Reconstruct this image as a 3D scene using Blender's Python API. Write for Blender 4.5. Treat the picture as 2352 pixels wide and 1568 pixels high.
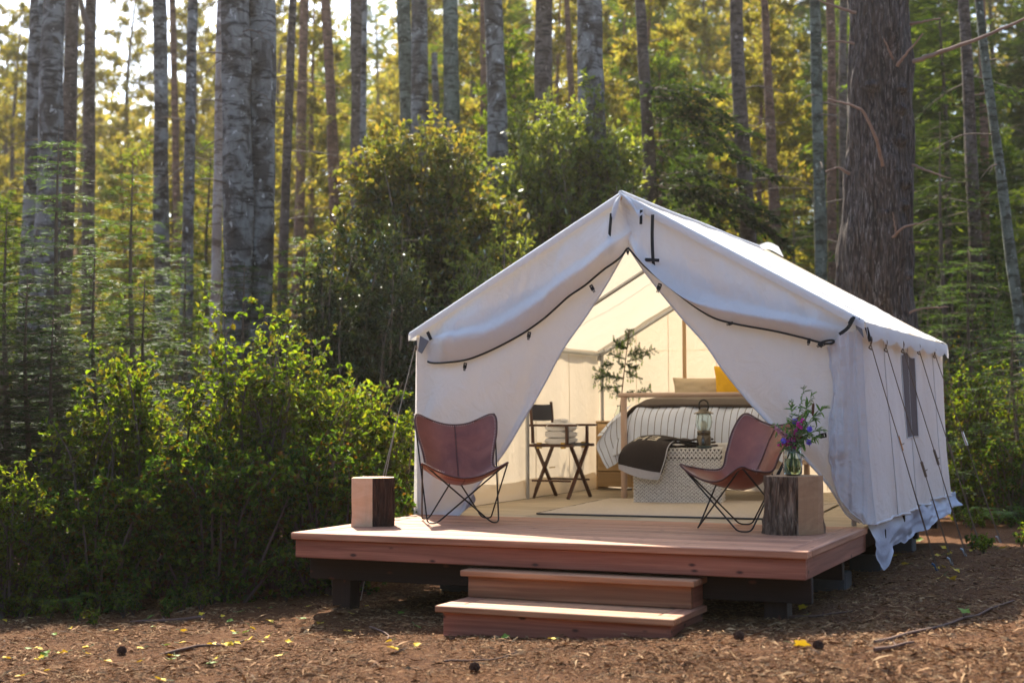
import bpy, math, random
import numpy as np
from mathutils import Vector, Matrix
R = math.radians
rng = np.random.default_rng(7)
random.seed(7)
scene = bpy.context.scene
col = scene.collection
for o in list(bpy.data.objects):
    bpy.data.objects.remove(o)

# ------------------------------------------------------------------ camera
CW, CH, CF = 2352.0, 1568.0, 3351.4
CP = np.array([5.7211, -8.9198, 0.8816])
YAW, PITCH, ROLL = 0.4204, 0.0456, -0.0029
_cy, _sy, _cp, _sp = math.cos(YAW), math.sin(YAW), math.cos(PITCH), math.sin(PITCH)
FWD = np.array([-_sy*_cp, _cy*_cp, _sp])
_r = np.array([_cy, _sy, 0.0]); _u = np.cross(_r, FWD)
RGT = math.cos(ROLL)*_r + math.sin(ROLL)*_u
UPV = -math.sin(ROLL)*_r + math.cos(ROLL)*_u
cam = bpy.data.cameras.new('camera')
camo = bpy.data.objects.new('camera', cam); col.objects.link(camo)
camo.matrix_world = Matrix(((RGT[0], UPV[0], -FWD[0], CP[0]), (RGT[1], UPV[1], -FWD[1], CP[1]), (RGT[2], UPV[2], -FWD[2], CP[2]), (0, 0, 0, 1)))
cam.sensor_width = 36.0; cam.lens = CF/CW*36.0
cam.clip_start = 0.1; cam.clip_end = 3000
cam.dof.use_dof = True; cam.dof.focus_distance = 11.2; cam.dof.aperture_fstop = 1.7
scene.camera = camo

# ------------------------------------------------------------------ world, sun, exposure
SUN_EL, SUN_DIR = R(45), np.array([-0.60, 0.80])
w = bpy.data.worlds.new('World'); scene.world = w; w.use_nodes = True
nt = w.node_tree; nt.nodes.clear()
sky = nt.nodes.new('ShaderNodeTexSky'); sky.sky_type = 'NISHITA'; sky.sun_disc = False
sky.sun_elevation = SUN_EL
sky.sun_rotation = math.atan2(SUN_DIR[0], SUN_DIR[1])
sky.air_density = 1.0; sky.dust_density = 1.2; sky.ozone_density = 1.0
bg = nt.nodes.new('ShaderNodeBackground'); bg.inputs[1].default_value = 0.15
wo = nt.nodes.new('ShaderNodeOutputWorld')
nt.links.new(sky.outputs[0], bg.inputs[0]); nt.links.new(bg.outputs[0], wo.inputs[0])
sl = bpy.data.lights.new('sun', 'SUN'); sl.energy = 5.0; sl.angle = R(0.5); sl.color = (1.0, 0.88, 0.70)
so = bpy.data.objects.new('sun', sl); col.objects.link(so)
sd = Vector((SUN_DIR[0]*math.cos(SUN_EL), SUN_DIR[1]*math.cos(SUN_EL), math.sin(SUN_EL)))
so.rotation_euler = sd.to_track_quat('Z', 'Y').to_euler()
scene.view_settings.view_transform = 'Standard'; scene.view_settings.look = 'None'
scene.view_settings.exposure = 1.45; scene.view_settings.gamma = 1.0
scene.view_settings.use_curve_mapping = False
scene.render.engine = 'CYCLES'
scene.cycles.max_bounces = 8; scene.cycles.transparent_max_bounces = 8
scene.cycles.transmission_bounces = 6; scene.cycles.volume_bounces = 1

# ------------------------------------------------------------------ placing helpers
def ray(px, py): return FWD + RGT*((px-CW/2)/CF) - UPV*((py-CH/2)/CF)
def PY(px, py, y):
    d = ray(px, py); return CP + d*((y-CP[1])/d[1])
def PX(px, py, x):
    d = ray(px, py); return CP + d*((x-CP[0])/d[0])
def PZ(px, py, z=0.0):
    d = ray(px, py); return CP + d*((z-CP[2])/d[2])
def PD(px, py, dep): return CP + ray(px, py)*dep

# ------------------------------------------------------------------ noise (numpy value noise)
_tab = np.random.default_rng(3).random(4096)
def _h(i, j, k): return _tab[(i*1619 + j*31337 + k*6971) & 4095]
def vn(x, y=0.0, z=0.0):
    x, y, z = np.broadcast_arrays(np.asarray(x, float), np.asarray(y, float), np.asarray(z, float))
    xi, yi, zi = np.floor(x).astype(int), np.floor(y).astype(int), np.floor(z).astype(int)
    fx, fy, fz = x-xi, y-yi, z-zi
    fx, fy, fz = [f*f*(3-2*f) for f in (fx, fy, fz)]
    def L(a, b, t): return a+(b-a)*t
    c = [[L(_h(xi, yi+j, zi+k), _h(xi+1, yi+j, zi+k), fx) for j in (0, 1)] for k in (0, 1)]
    return L(L(c[0][0], c[0][1], fy), L(c[1][0], c[1][1], fy), fz)*2-1
def fbm(x, y=0.0, z=0.0, o=3):
    s, a = 0, 1.0
    for i in range(o):
        s = s+a*vn(np.asarray(x)*2**i+i*7.3, np.asarray(y)*2**i+i*3.1, np.asarray(z)*2**i); a *= .5
    return s

# ------------------------------------------------------------------ mesh builder
class MB:
    def __init__(s): s.v = []; s.f = []; s.uv = []; s.n = 0
    def add(s, V, F, mi=0, smooth=False, uv=None):
        V = np.asarray(V, float).reshape(-1, 3); F = np.asarray(F, int)
        s.v.append(V); s.f.append((F+s.n, mi, smooth)); s.n += len(V)
        s.uv.append(np.zeros((len(V), 2)) if uv is None else np.asarray(uv, float))
        return s
    def mesh(s, name, mats, uv=False):
        me = bpy.data.meshes.new(name)
        V = np.concatenate(s.v); me.vertices.add(len(V)); me.vertices.foreach_set('co', V.astype(np.float32).ravel())
        li = np.concatenate([F.ravel() for F, _, _ in s.f])
        ls = []; mi = []; sm = []; c = 0
        for F, m, q in s.f:
            k = F.shape[1]; ls.append(c+np.arange(len(F))*k); c += F.size
            mi.append(np.full(len(F), m)); sm.append(np.full(len(F), q))
        ls = np.concatenate(ls); mi = np.concatenate(mi); sm = np.concatenate(sm)
        me.loops.add(len(li)); me.loops.foreach_set('vertex_index', li.astype(np.int32))
        me.polygons.add(len(ls)); me.polygons.foreach_set('loop_start', ls.astype(np.int32))
        me.polygons.foreach_set('material_index', mi.astype(np.int32)); me.polygons.foreach_set('use_smooth', sm.astype(bool))
        if uv:
            U = np.concatenate(s.uv)[li]; l = me.uv_layers.new(name='UVMap'); l.data.foreach_set('uv', U.astype(np.float32).ravel())
        me.update(calc_edges=True)
        for m in (mats if isinstance(mats, (list, tuple)) else [mats]): me.materials.append(m)
        return me
    def build(s, name, mats, parent=None, loc=None, rot=None, uv=False):
        return obj(name, s.mesh(name, mats, uv), parent, loc, rot)

def obj(name, me, parent=None, loc=None, rot=None):
    o = bpy.data.objects.new(name, me); col.objects.link(o)
    if parent is not None: o.parent = parent
    if loc is not None: o.location = [float(a) for a in loc]
    if rot is not None: o.rotation_euler = rot
    return o
def thing(name, label, cat, loc=(0, 0, 0), rz=0.0, group=None):
    o = obj(name, None, None, loc, (0, 0, rz)); return tag(o, label, cat, group)
def tag(o, label, cat, group=None):
    o['label'] = label; o['category'] = cat
    if group: o['group'] = group
    return o
def struct(o): o['kind'] = 'structure'; return o
def stuff(o, label=None, cat=None):
    o['kind'] = 'stuff'
    if label: o['label'] = label; o['category'] = cat
    return o
def copy_tree(o, parent=None):
    c = o.copy(); col.objects.link(c); c.parent = parent
    for ch in list(o.children): copy_tree(ch, c)
    return c

BF = np.array([[0, 3, 2, 1], [4, 5, 6, 7], [0, 1, 5, 4], [1, 2, 6, 5], [2, 3, 7, 6], [3, 0, 4, 7]])
def boxV(sx, sy, sz, c=(0, 0, 0)):
    x, y, z = sx/2, sy/2, sz/2
    return np.array([[-x, -y, -z], [x, -y, -z], [x, y, -z], [-x, y, -z], [-x, -y, z], [x, -y, z], [x, y, z], [-x, y, z]])+np.array(c, float)
def bbox(sx, sy, sz, c=(0, 0, 0), b=0.004):
    """bevelled box as V,F (chamfered edges)"""
    V = []; h = np.array([sx, sy, sz])/2; b = min(b, h.min()*.4)
    idx = {}
    for sxn in (-1, 1):
        for syn in (-1, 1):
            for szn in (-1, 1):
                s = np.array([sxn, syn, szn])
                for a in range(3):
                    p = s*(h-b); p[a] = s[a]*h[a]
                    idx[(sxn, syn, szn, a)] = len(V); V.append(p)
    F4 = []; F3 = []
    def q(l): F4.append([idx[i] for i in l])
    for a in range(3):
        o1, o2 = (a+1) % 3, (a+2) % 3
        for s in (-1, 1):
            ring = []
            for (p, r) in ((-1, -1), (1, -1), (1, 1), (-1, 1)):
                k = [0, 0, 0]; k[a] = s; k[o1] = p; k[o2] = r; ring.append((*k, a))
            q(ring if s > 0 else ring[::-1])
        for p in (-1, 1):
            for r in (-1, 1):
                k0 = [0, 0, 0]; k1 = [0, 0, 0]; k0[a] = -1; k1[a] = 1
                for k in (k0, k1): k[o1] = p; k[o2] = r
                ring = [(*k0, o1), (*k1, o1), (*k1, o2), (*k0, o2)]
                q(ring if p*r < 0 else ring[::-1])
    for sxn in (-1, 1):
        for syn in (-1, 1):
            for szn in (-1, 1):
                t = [idx[(sxn, syn, szn, a)] for a in range(3)]
                F3.append(t if sxn*syn*szn > 0 else t[::-1])
    return np.array(V)+np.array(c, float), np.array(F4), np.array(F3)
def addbox(m, sx, sy, sz, c=(0, 0, 0), b=0.004, mi=0, M=None):
    V, F4, F3 = bbox(sx, sy, sz, (0, 0, 0), b)
    if M is not None: V = V @ np.array(M).T
    V = V+np.array(c, float)
    m.add(V, F4, mi); m.add(V, F3, mi)
    return m
def rotz(a): c, s = math.cos(a), math.sin(a); return np.array([[c, -s, 0], [s, c, 0], [0, 0, 1.0]])
def smooth_path(P, k=6):
    P = np.asarray(P, float); n = len(P)
    if n < 3: return np.array([P[0]+(P[-1]-P[0])*t for t in np.linspace(0, 1, k+1)])
    Q = np.vstack([2*P[0]-P[1], P, 2*P[-1]-P[-2]]); out = []
    for i in range(1, n):
        p0, p1, p2, p3 = Q[i-1], Q[i], Q[i+1], Q[i+2]
        for t in np.arange(k)/k:
            out.append(.5*((2*p1)+(-p0+p2)*t+(2*p0-5*p1+4*p2-p3)*t*t+(-p0+3*p1-3*p2+p3)*t**3))
    out.append(P[-1]); return np.array(out)
def tube(P, r, n=8, cap=True):
    P = np.asarray(P, float); m = len(P); r = np.broadcast_to(np.asarray(r, float), (m,))
    T = np.gradient(P, axis=0); T /= np.linalg.norm(T, axis=1)[:, None]+1e-12
    up = np.array([0, 0, 1.0]) if abs(T[0][2]) < .9 else np.array([1.0, 0, 0])
    N = np.zeros_like(P); v = np.cross(T[0], up); N[0] = v/np.linalg.norm(v)
    for i in range(1, m):
        v = N[i-1]-T[i]*(N[i-1] @ T[i]); N[i] = v/(np.linalg.norm(v)+1e-12)
    B = np.cross(T, N); a = np.arange(n)*2*math.pi/n
    V = P[:, None, :]+r[:, None, None]*(np.cos(a)[None, :, None]*N[:, None, :]+np.sin(a)[None, :, None]*B[:, None, :])
    V = V.reshape(-1, 3); i, j = np.meshgrid(np.arange(m-1), np.arange(n), indexing='ij'); i = i.ravel(); j = j.ravel()
    F = np.stack([i*n+j, i*n+(j+1) % n, (i+1)*n+(j+1) % n, (i+1)*n+j], 1)
    return V, F
def addtube(m, P, r, n=8, mi=0, cap=True):
    V, F = tube(P, r, n); m.add(V, F, mi, True)
    if cap:
        for k, rev in ((0, True), (len(P)-1, False)):
            ring = np.arange(n)+k*n; c = V[ring].mean(0); VV = np.vstack([V[ring], c])
            t = np.stack([np.arange(n), (np.arange(n)+1) % n, np.full(n, n)], 1)
            m.add(VV, t[:, ::-1] if rev else t, mi)
    return m
def lathe(prof, n=24, c=(0, 0, 0)):
    prof = np.asarray(prof, float); a = np.arange(n)*2*math.pi/n; m = len(prof)
    V = np.stack([prof[:, 0][:, None]*np.cos(a), prof[:, 0][:, None]*np.sin(a), np.repeat(prof[:, 1][:, None], n, 1)], 2).reshape(-1, 3)
    i, j = np.meshgrid(np.arange(m-1), np.arange(n), indexing='ij'); i = i.ravel(); j = j.ravel()
    F = np.stack([i*n+j, i*n+(j+1) % n, (i+1)*n+(j+1) % n, (i+1)*n+j], 1)
    return V+np.array(c, float), F
def gridF(n, m):
    i, j = np.meshgrid(np.arange(n-1), np.arange(m-1), indexing='ij'); i = i.ravel(); j = j.ravel()
    return np.stack([i*m+j, (i+1)*m+j, (i+1)*m+j+1, i*m+j+1], 1)
def sheet(m, G, mi=0, smooth=True):
    n, k = G.shape[:2]
    uu, vv = np.meshgrid(np.linspace(0, 1, n), np.linspace(0, 1, k), indexing='ij')
    m.add(G.reshape(-1, 3), gridF(n, k), mi, smooth, np.stack([uu.ravel(), vv.ravel()], 1)); return m
def resample(P, n):
    P = np.asarray(P, float); d = np.r_[0, np.cumsum(np.linalg.norm(np.diff(P, axis=0), axis=1))]
    t = np.linspace(0, d[-1], n); return np.stack([np.interp(t, d, P[:, k]) for k in range(P.shape[1])], 1)
def coons(top, bot, left, right, n, m):
    """top/bot run left to right (n), left/right run top to bottom (m); returns (n,m,3)"""
    T, B = resample(top, n), resample(bot, n); L, Rr = resample(left, m), resample(right, m)
    u = np.linspace(0, 1, n)[:, None, None]; v = np.linspace(0, 1, m)[None, :, None]
    S = (1-v)*T[:, None]+v*B[:, None]+(1-u)*L[None]+u*Rr[None]
    return S-((1-u)*(1-v)*T[0]+u*(1-v)*T[-1]+(1-u)*v*B[0]+u*v*B[-1])
def crv(pts, y, k=5):
    """curve through pixel points on the plane y (or per-point y)"""
    return smooth_path(np.array([PY(p[0], p[1], p[2] if len(p) > 2 else y) for p in pts]), k)

# ------------------------------------------------------------------ leaves and twigs
def unit(v): return v/(np.linalg.norm(v, axis=-1, keepdims=True)+1e-12)
def rnd(n, g=None): return unit((g or rng).normal(size=(n, 3)))
def leaf_cards(m, P, A, N, L, W, mi=0, kind=2, fold=.25, curl=.15):
    """P base points, A axis, N rough normal, L lengths, W widths. kind 1: diamond strip (2 tris); 2: folded ovate leaf"""
    n = len(P); A = unit(A); S = unit(np.cross(A, N)); N = np.cross(S, A)
    L = np.broadcast_to(L, (n,))[:, None]; W = np.broadcast_to(W, (n,))[:, None]
    if kind == 1:
        V = np.stack([P, P+A*L*.45+S*W*.5, P+A*L, P+A*L*.5-S*W*.5], 1)
        F = np.arange(n)[:, None]*4+np.array([[0, 1, 2, 3]]); m.add(V.reshape(-1, 3), F, mi)
    else:
        u = N*W*fold; d = -N*L*curl
        V = np.stack([P, P+A*L*.28+S*W*.45+u, P+A*L*.68+S*W*.42+u+d*.4, P+A*L+d, P+A*L*.68-S*W*.42+u+d*.4, P+A*L*.28-S*W*.45+u], 1)
        b = np.arange(n)[:, None]*6
        F = np.concatenate([b+np.array([[0, 1, 2, 3]]), b+np.array([[0, 3, 4, 5]])]); m.add(V.reshape(-1, 3), F, mi)
    return m

# ------------------------------------------------------------------ materials
def newmat(name):
    m = bpy.data.materials.new(name); m.use_nodes = True; nt = m.node_tree; nt.nodes.clear()
    return m, nt
class NT:
    def __init__(s, nt): s.nt = nt
    def n(s, t, **k):
        x = s.nt.nodes.new(t)
        for a, b in k.items():
            if a.startswith('i_'):
                key = a[2:]; key = int(key) if key.isdigit() else key.replace('_', ' ')
                x.inputs[key].default_value = b
            else: setattr(x, a, b)
        return x
    def l(s, a, b): s.nt.links.new(a, b)
    def coords(s, scale=(1, 1, 1), src='Object', rndoff=False):
        tc = s.n('ShaderNodeTexCoord'); mp = s.n('ShaderNodeMapping'); mp.inputs['Scale'].default_value = scale
        s.l(tc.outputs[src], mp.inputs[0])
        if rndoff:
            oi = s.n('ShaderNodeObjectInfo'); ml = s.n('ShaderNodeMath', operation='MULTIPLY'); ml.inputs[1].default_value = 37.0
            s.l(oi.outputs['Random'], ml.inputs[0]); s.l(ml.outputs[0], mp.inputs['Location'])
        return mp.outputs[0]
    def noise(s, vec, scale, detail=4, rough=.55, dist=0.0):
        x = s.n('ShaderNodeTexNoise'); x.inputs['Scale'].default_value = scale; x.inputs['Detail'].default_value = detail
        x.inputs['Roughness'].default_value = rough; x.inputs['Distortion'].default_value = dist; s.l(vec, x.inputs['Vector'])
        return x.outputs['Fac']
    def ramp(s, fac, stops, interp='LINEAR'):
        x = s.n('ShaderNodeValToRGB'); x.color_ramp.interpolation = interp; e = x.color_ramp.elements
        while len(e) < len(stops): e.new(.5)
        for el, (p, c) in zip(e, stops):
            el.position = p; el.color = (c, c, c, 1) if isinstance(c, (int, float)) else (*c, 1)
        s.l(fac, x.inputs[0]); return x.outputs[0]
    def mix(s, fac, a, b, blend='MIX'):
        x = s.n('ShaderNodeMix', data_type='RGBA', blend_type=blend)
        for key, v in ((0, fac), (6, a), (7, b)):
            if isinstance(v, (int, float)): x.inputs[key].default_value = v
            elif isinstance(v, tuple): x.inputs[key].default_value = (*v, 1)
            else: s.l(v, x.inputs[key])
        return x.outputs[2]
    def bump(s, h, strength=.3, dist=.01, normal=None):
        x = s.n('ShaderNodeBump'); x.inputs['Strength'].default_value = strength; x.inputs['Distance'].default_value = dist
        s.l(h, x.inputs['Height'])
        if normal: s.l(normal, x.inputs['Normal'])
        return x.outputs[0]
    def bsdf(s, colr, rough=.7, normal=None, metal=0.0, spec=.5, coat=0.0, coatr=.2):
        x = s.n('ShaderNodeBsdfPrincipled')
        if isinstance(colr, tuple): x.inputs['Base Color'].default_value = (*colr, 1)
        else: s.l(colr, x.inputs['Base Color'])
        if isinstance(rough, (int, float)): x.inputs['Roughness'].default_value = rough
        else: s.l(rough, x.inputs['Roughness'])
        x.inputs['Metallic'].default_value = metal; x.inputs['Specular IOR Level'].default_value = spec
        x.inputs['Coat Weight'].default_value = coat; x.inputs['Coat Roughness'].default_value = coatr
        if normal is not None: s.l(normal, x.inputs['Normal'])
        return x
    def out(s, sh):
        o = s.n('ShaderNodeOutputMaterial'); s.l(sh if not hasattr(sh, 'outputs') else sh.outputs[0], o.inputs[0])

def M_plain(name, c, rough=.6, metal=0.0, vary=.15, scale=8.0, bump=.1, spec=.5, coat=0.0):
    m, nt = newmat(name); t = NT(nt); v = t.coords()
    f = t.noise(v, scale, 4); a = tuple(max(0, x*(1-vary)) for x in c); b = tuple(min(1, x*(1+vary)) for x in c)
    cc = t.mix(f, a, b); t.out(t.bsdf(cc, rough, t.bump(t.noise(v, scale*6, 3), bump, .005), metal, spec, coat)); return m
def M_leaf(name, cols, transl=.5, tint=(1.35, 1.25, .55), rough=.5, gloss=.12, objvar=.0):
    m, nt = newmat(name); t = NT(nt); g = t.n('ShaderNodeNewGeometry')
    n = len(cols); c = t.ramp(g.outputs['Random Per Island'], [((i+.5)/n, k) for i, k in enumerate(cols)])
    if objvar:
        oi = t.n('ShaderNodeObjectInfo'); c = t.mix(t.ramp(oi.outputs['Random'], [(0, 0.0), (1, objvar)]), c, tuple(x*.45 for x in cols[0]))
    tc = t.mix(1.0, c, tint, 'MULTIPLY')
    d = t.n('ShaderNodeBsdfDiffuse'); t.l(c, d.inputs[0]); tr = t.n('ShaderNodeBsdfTranslucent'); t.l(tc, tr.inputs[0])
    mx = t.n('ShaderNodeMixShader'); mx.inputs[0].default_value = transl; t.l(d.outputs[0], mx.inputs[1]); t.l(tr.outputs[0], mx.inputs[2])
    if gloss > 0:
        gl = t.n('ShaderNodeBsdfGlossy'); gl.inputs['Roughness'].default_value = rough; gl.inputs[0].default_value = (.9, .95, 1, 1)
        lw = t.n('ShaderNodeFresnel'); lw.inputs[0].default_value = 1.4
        ml = t.n('ShaderNodeMath', operation='MULTIPLY'); ml.inputs[1].default_value = gloss*3; ml.use_clamp = True
        t.l(lw.outputs[0], ml.inputs[0]); m2 = t.n('ShaderNodeMixShader'); t.l(ml.outputs[0], m2.inputs[0])
        t.l(mx.outputs[0], m2.inputs[1]); t.l(gl.outputs[0], m2.inputs[2]); mx = m2
    t.out(mx); return m
def M_canvas(name, c=(.80, .79, .77), tc=(.80, .62, .38), transl=.35, wr=.5, dirt=.12):
    m, nt = newmat(name); t = NT(nt); v = t.coords()
    f = t.noise(v, 1.6, 5, .6); cc = t.mix(t.ramp(f, [(.35, 0.0), (.75, dirt)]), c, tuple(x*.62 for x in c))
    sp = t.noise(t.coords((60, 60, 60)), 2.0, 3); cc = t.mix(t.ramp(sp, [(.66, 0.0), (.8, .10)]), cc, (.40, .36, .30))
    h = t.noise(v, 5.0, 5, .6, 1.6); h3 = t.noise(t.coords((16, 16, 3.2)), 1.0, 4, .6, 1.2); h2 = t.noise(t.coords((420, 420, 420)), 1.0, 2)
    nrm = t.bump(h2, .15, .002, t.bump(h3, .35, .014, t.bump(h, wr, .03)))
    d = t.n('ShaderNodeBsdfDiffuse'); t.l(cc, d.inputs[0]); t.l(nrm, d.inputs['Normal'])
    tr = t.n('ShaderNodeBsdfTranslucent'); t.l(t.mix(t.ramp(f, [(.3, 0.0), (.8, .25)]), tc, tuple(x*.75 for x in tc)), tr.inputs[0]); t.l(nrm, tr.inputs['Normal'])
    mx = t.n('ShaderNodeMixShader'); mx.inputs[0].default_value = transl; t.l(d.outputs[0], mx.inputs[1]); t.l(tr.outputs[0], mx.inputs[2])
    t.out(mx); return m
def M_wood(name, c1, c2, axis=0, rough=.62, knots=True, kcol=(.10, .035, .02), grain=42., streak=None, rnd_t=.6):
    m, nt = newmat(name); t = NT(nt)
    sc = [grain]*3; sc[axis] = 1.3; v = t.coords(tuple(sc), rndoff=True)
    g1 = t.noise(v, 1.0, 6, .62, .5); sc2 = [13.0]*3; sc2[axis] = .8; g2 = t.noise(t.coords(tuple(sc2), rndoff=True), 1.0, 3, .5, .3)
    c = t.mix(t.ramp(g1, [(.36, 0.0), (.64, 1.0)]), tuple(x*.82 for x in c1), c2)
    c = t.mix(t.ramp(g2, [(.38, 0.0), (.66, .6)]), c, tuple(x*.55 for x in c1))
    oi = t.n('ShaderNodeObjectInfo'); c = t.mix(1.0, c, t.ramp(oi.outputs['Random'], [(0, 1-rnd_t*.45), (1, 1.0)]), 'MULTIPLY')
    h = g1
    if knots:
        sk = [15.0]*3; sk[axis] = 6.5; vo = t.n('ShaderNodeTexVoronoi'); vo.inputs['Scale'].default_value = 1.0; t.l(t.coords(tuple(sk), rndoff=True), vo.inputs['Vector'])
        k = t.ramp(vo.outputs['Distance'], [(.10, 1.0), (.22, 0.0)])
        sel = t.n('ShaderNodeSeparateColor'); t.l(vo.outputs['Color'], sel.inputs[0])
        kk = t.n('ShaderNodeMath', operation='MULTIPLY'); t.l(k, kk.inputs[0]); t.l(t.ramp(sel.outputs[0], [(.58, 0.0), (.61, 1.0)]), kk.inputs[1])
        c = t.mix(kk.outputs[0], c, kcol)
    t.out(t.bsdf(c, rough, t.bump(h, .25, .003), spec=.35)); return m
def M_bark(name, base, lite, dark, kind='patch', sc=1.0):
    m, nt = newmat(name); t = NT(nt)
    if kind == 'patch':
        a = t.noise(t.coords((3.5*sc, 3.5*sc, 2.6*sc), rndoff=True), 1.0, 6, .62, .6)
        b = t.noise(t.coords((3.2*sc, 3.2*sc, 11*sc), rndoff=True), 1.0, 6, .62, .7)
        c = t.mix(t.ramp(a, [(.42, 0.0), (.57, 1.0)]), base, lite)
        c = t.mix(t.ramp(b, [(.50, 0.0), (.60, .85)]), c, dark)
        mo = t.noise(t.coords((9*sc, 9*sc, 7*sc), rndoff=True), 1.0, 5, .6, .3)
        c = t.mix(t.ramp(mo, [(.63, 0.0), (.67, .9)]), c, tuple(min(1, x*1.9+.05) for x in lite))
        h = t.noise(t.coords((14*sc, 14*sc, 30*sc)), 1.0, 6, .7, .3)
        nrm = t.bump(b, .6, .03, t.bump(h, .7, .015))
    else:
        vo = t.n('ShaderNodeTexVoronoi'); vo.feature = 'F1'; vo.inputs['Scale'].default_value = 1.0
        dn = t.noise(t.coords((10*sc, 10*sc, 3*sc)), 1.0, 4, .6, 1.0)
        vv = t.mix(.10, t.coords((34*sc, 34*sc, 6.5*sc)), dn, 'ADD'); t.l(vv, vo.inputs['Vector'])
        g = t.noise(t.coords((46*sc, 46*sc, 5*sc), rndoff=True), 1.0, 6, .65, 1.2)
        c = t.mix(t.ramp(vo.outputs['Distance'], [(.15, 1.0), (.75, 0.0)]), dark, base)
        c = t.mix(t.ramp(g, [(.52, 0.0), (.66, .8)]), c, lite)
        a = t.noise(t.coords((2.0, 2.0, .8), rndoff=True), 1.0, 3); c = t.mix(t.ramp(a, [(.4, 0.0), (.7, .5)]), c, tuple(x*.55 for x in base))
        inv = t.ramp(vo.outputs['Distance'], [(.1, 1.0), (.8, 0.0)])
        nrm = t.bump(inv, .9, .025, t.bump(g, .8, .012))
    t.out(t.bsdf(c, .85, nrm, spec=.25)); return m
# ------------------------------------------------------------------ palette
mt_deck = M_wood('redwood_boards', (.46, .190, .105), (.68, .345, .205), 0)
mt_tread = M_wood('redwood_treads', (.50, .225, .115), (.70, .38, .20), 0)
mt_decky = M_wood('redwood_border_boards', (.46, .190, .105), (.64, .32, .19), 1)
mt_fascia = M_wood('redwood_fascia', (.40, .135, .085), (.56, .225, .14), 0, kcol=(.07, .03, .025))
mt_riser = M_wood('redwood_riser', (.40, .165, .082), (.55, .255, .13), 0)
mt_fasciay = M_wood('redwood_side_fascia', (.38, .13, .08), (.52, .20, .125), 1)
mt_beam = M_wood('dark_stained_timber', (.026, .013, .010), (.040, .021, .017), 0, rough=.75)
mt_post = M_wood('dark_stained_post', (.036, .019, .014), (.055, .030, .022), 2, rough=.75)
mt_canvas = M_canvas('white_canvas', (.79, .82, .86), (.80, .77, .73), .32)
mt_canvas_in = M_canvas('cream_canvas', (.80, .76, .69), (.86, .72, .53), .36, .35, .06)
mt_roof = M_canvas('roof_canvas', (.82, .81, .79), (.84, .73, .56), .27, .35, .06)
mt_side = M_canvas('side_canvas', (.76, .75, .76), (.70, .60, .50), .18, .6, .12)
mt_patch = M_plain('grey_vinyl', (.16, .17, .19), .5)
mt_web = M_plain('black_webbing', (.007, .008, .011), .7, bump=.3, scale=60)
mt_black = M_plain('black_plastic', (.006, .007, .009), .4)
mt_metal = M_plain('galvanised_steel', (.42, .43, .44), .42, .85, .12, 14)
mt_steel = M_plain('bright_aluminium', (.75, .78, .82), .25, 1.0)
mt_rope = M_plain('natural_rope', (.42, .33, .23), .9, scale=200, vary=.4, bump=.8)
mt_rope2 = M_plain('dark_rope', (.20, .15, .11), .9, scale=200, vary=.4, bump=.8)
mt_tarp = M_plain('tarp', (.36, .40, .52), .55, bump=.9, scale=7, vary=.2)
mt_mesh = M_plain('grey_mosquito_mesh', (.15, .12, .115), .95, spec=.1)
mt_concrete = M_plain('concrete', (.085, .09, .10), .9, scale=20, vary=.25, bump=.5)
mt_ply = M_wood('painted_plywood', (.50, .41, .29), (.60, .50, .36), 0, knots=False, grain=9)
mt_pole = M_wood('pine_pole', (.60, .38, .19), (.70, .48, .27), 2, knots=False)

# ------------------------------------------------------------------ ground
def smst(x, a, b): t = np.clip((x-a)/(b-a), 0, 1); return t*t*(3-2*t)
def G(x, y):
    x = np.asarray(x, float); y = np.asarray(y, float)
    d = (y-CP[1])*FWD[1]+(x-CP[0])*FWD[0]
    z = -.628+.043*np.clip(x, -6, 9)+.004*y
    z = z+.022*vn(x*1.3, y*1.3)+.014*vn(x*4, y*4)+.006*vn(x*11, y*11)
    z = z-.10*smst(x-.3*y, 1.2, 3.4)*smst(-y, 1.0, 3.0)
    z = z+.13*smst(y, 3.5, 8)*smst(x, 3.6, 6)
    z = z+.06*np.exp(-((x-.22)**2+(y-.18)**2)/.09)-.012*np.exp(-(((x-2.2)/1.0)**2+((y+.56)/.2)**2))
    z = z+.22*smst(d, 34, 62)*np.clip(d-34, 0, 60)+smst(d, 20, 45)*.5*vn(x*.08, y*.08)
    return z
def ground_grid():
    xs = np.unique(np.r_[np.linspace(-400, -60, 9), np.linspace(-60, -8, 27), np.linspace(-8, 11, 150), np.linspace(11, 60, 25), np.linspace(60, 400, 8)])
    ys = np.unique(np.r_[np.linspace(-250, -12, 7), np.linspace(-12, 12, 180), np.linspace(12, 140, 60), np.linspace(140, 550, 8)])
    X, Y = np.meshgrid(xs, ys, indexing='ij'); Z = G(X, Y)
    m = MB(); V = np.stack([X, Y, Z], 2); m.add(V.reshape(-1, 3), gridF(len(xs), len(ys)), 0, True); return m
def M_ground():
    m, nt = newmat('forest_soil'); t = NT(nt)
    a = t.noise(t.coords((1, 1, 1)), 3.0, 6, .65); b = t.noise(t.coords((1, 1, 1)), 42.0, 5, .7, 1.5); c2 = t.noise(t.coords((1, 1, 1)), 160.0, 3, .6)
    c = t.mix(t.ramp(a, [(.35, 0.0), (.65, 1.0)]), (.085, .030, .010), (.15, .064, .024))
    c = t.mix(t.ramp(b, [(.50, 0.0), (.62, .8)]), c, (.29, .145, .058)); c = t.mix(t.ramp(c2, [(.3, .7), (.45, 0.0)]), c, (.02, .012, .008))
    t.out(t.bsdf(c, .95, t.bump(b, 1.0, .03, t.bump(c2, .8, .008)), spec=.15)); return m
struct(ground_grid().build('forest_floor', M_ground()))

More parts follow.
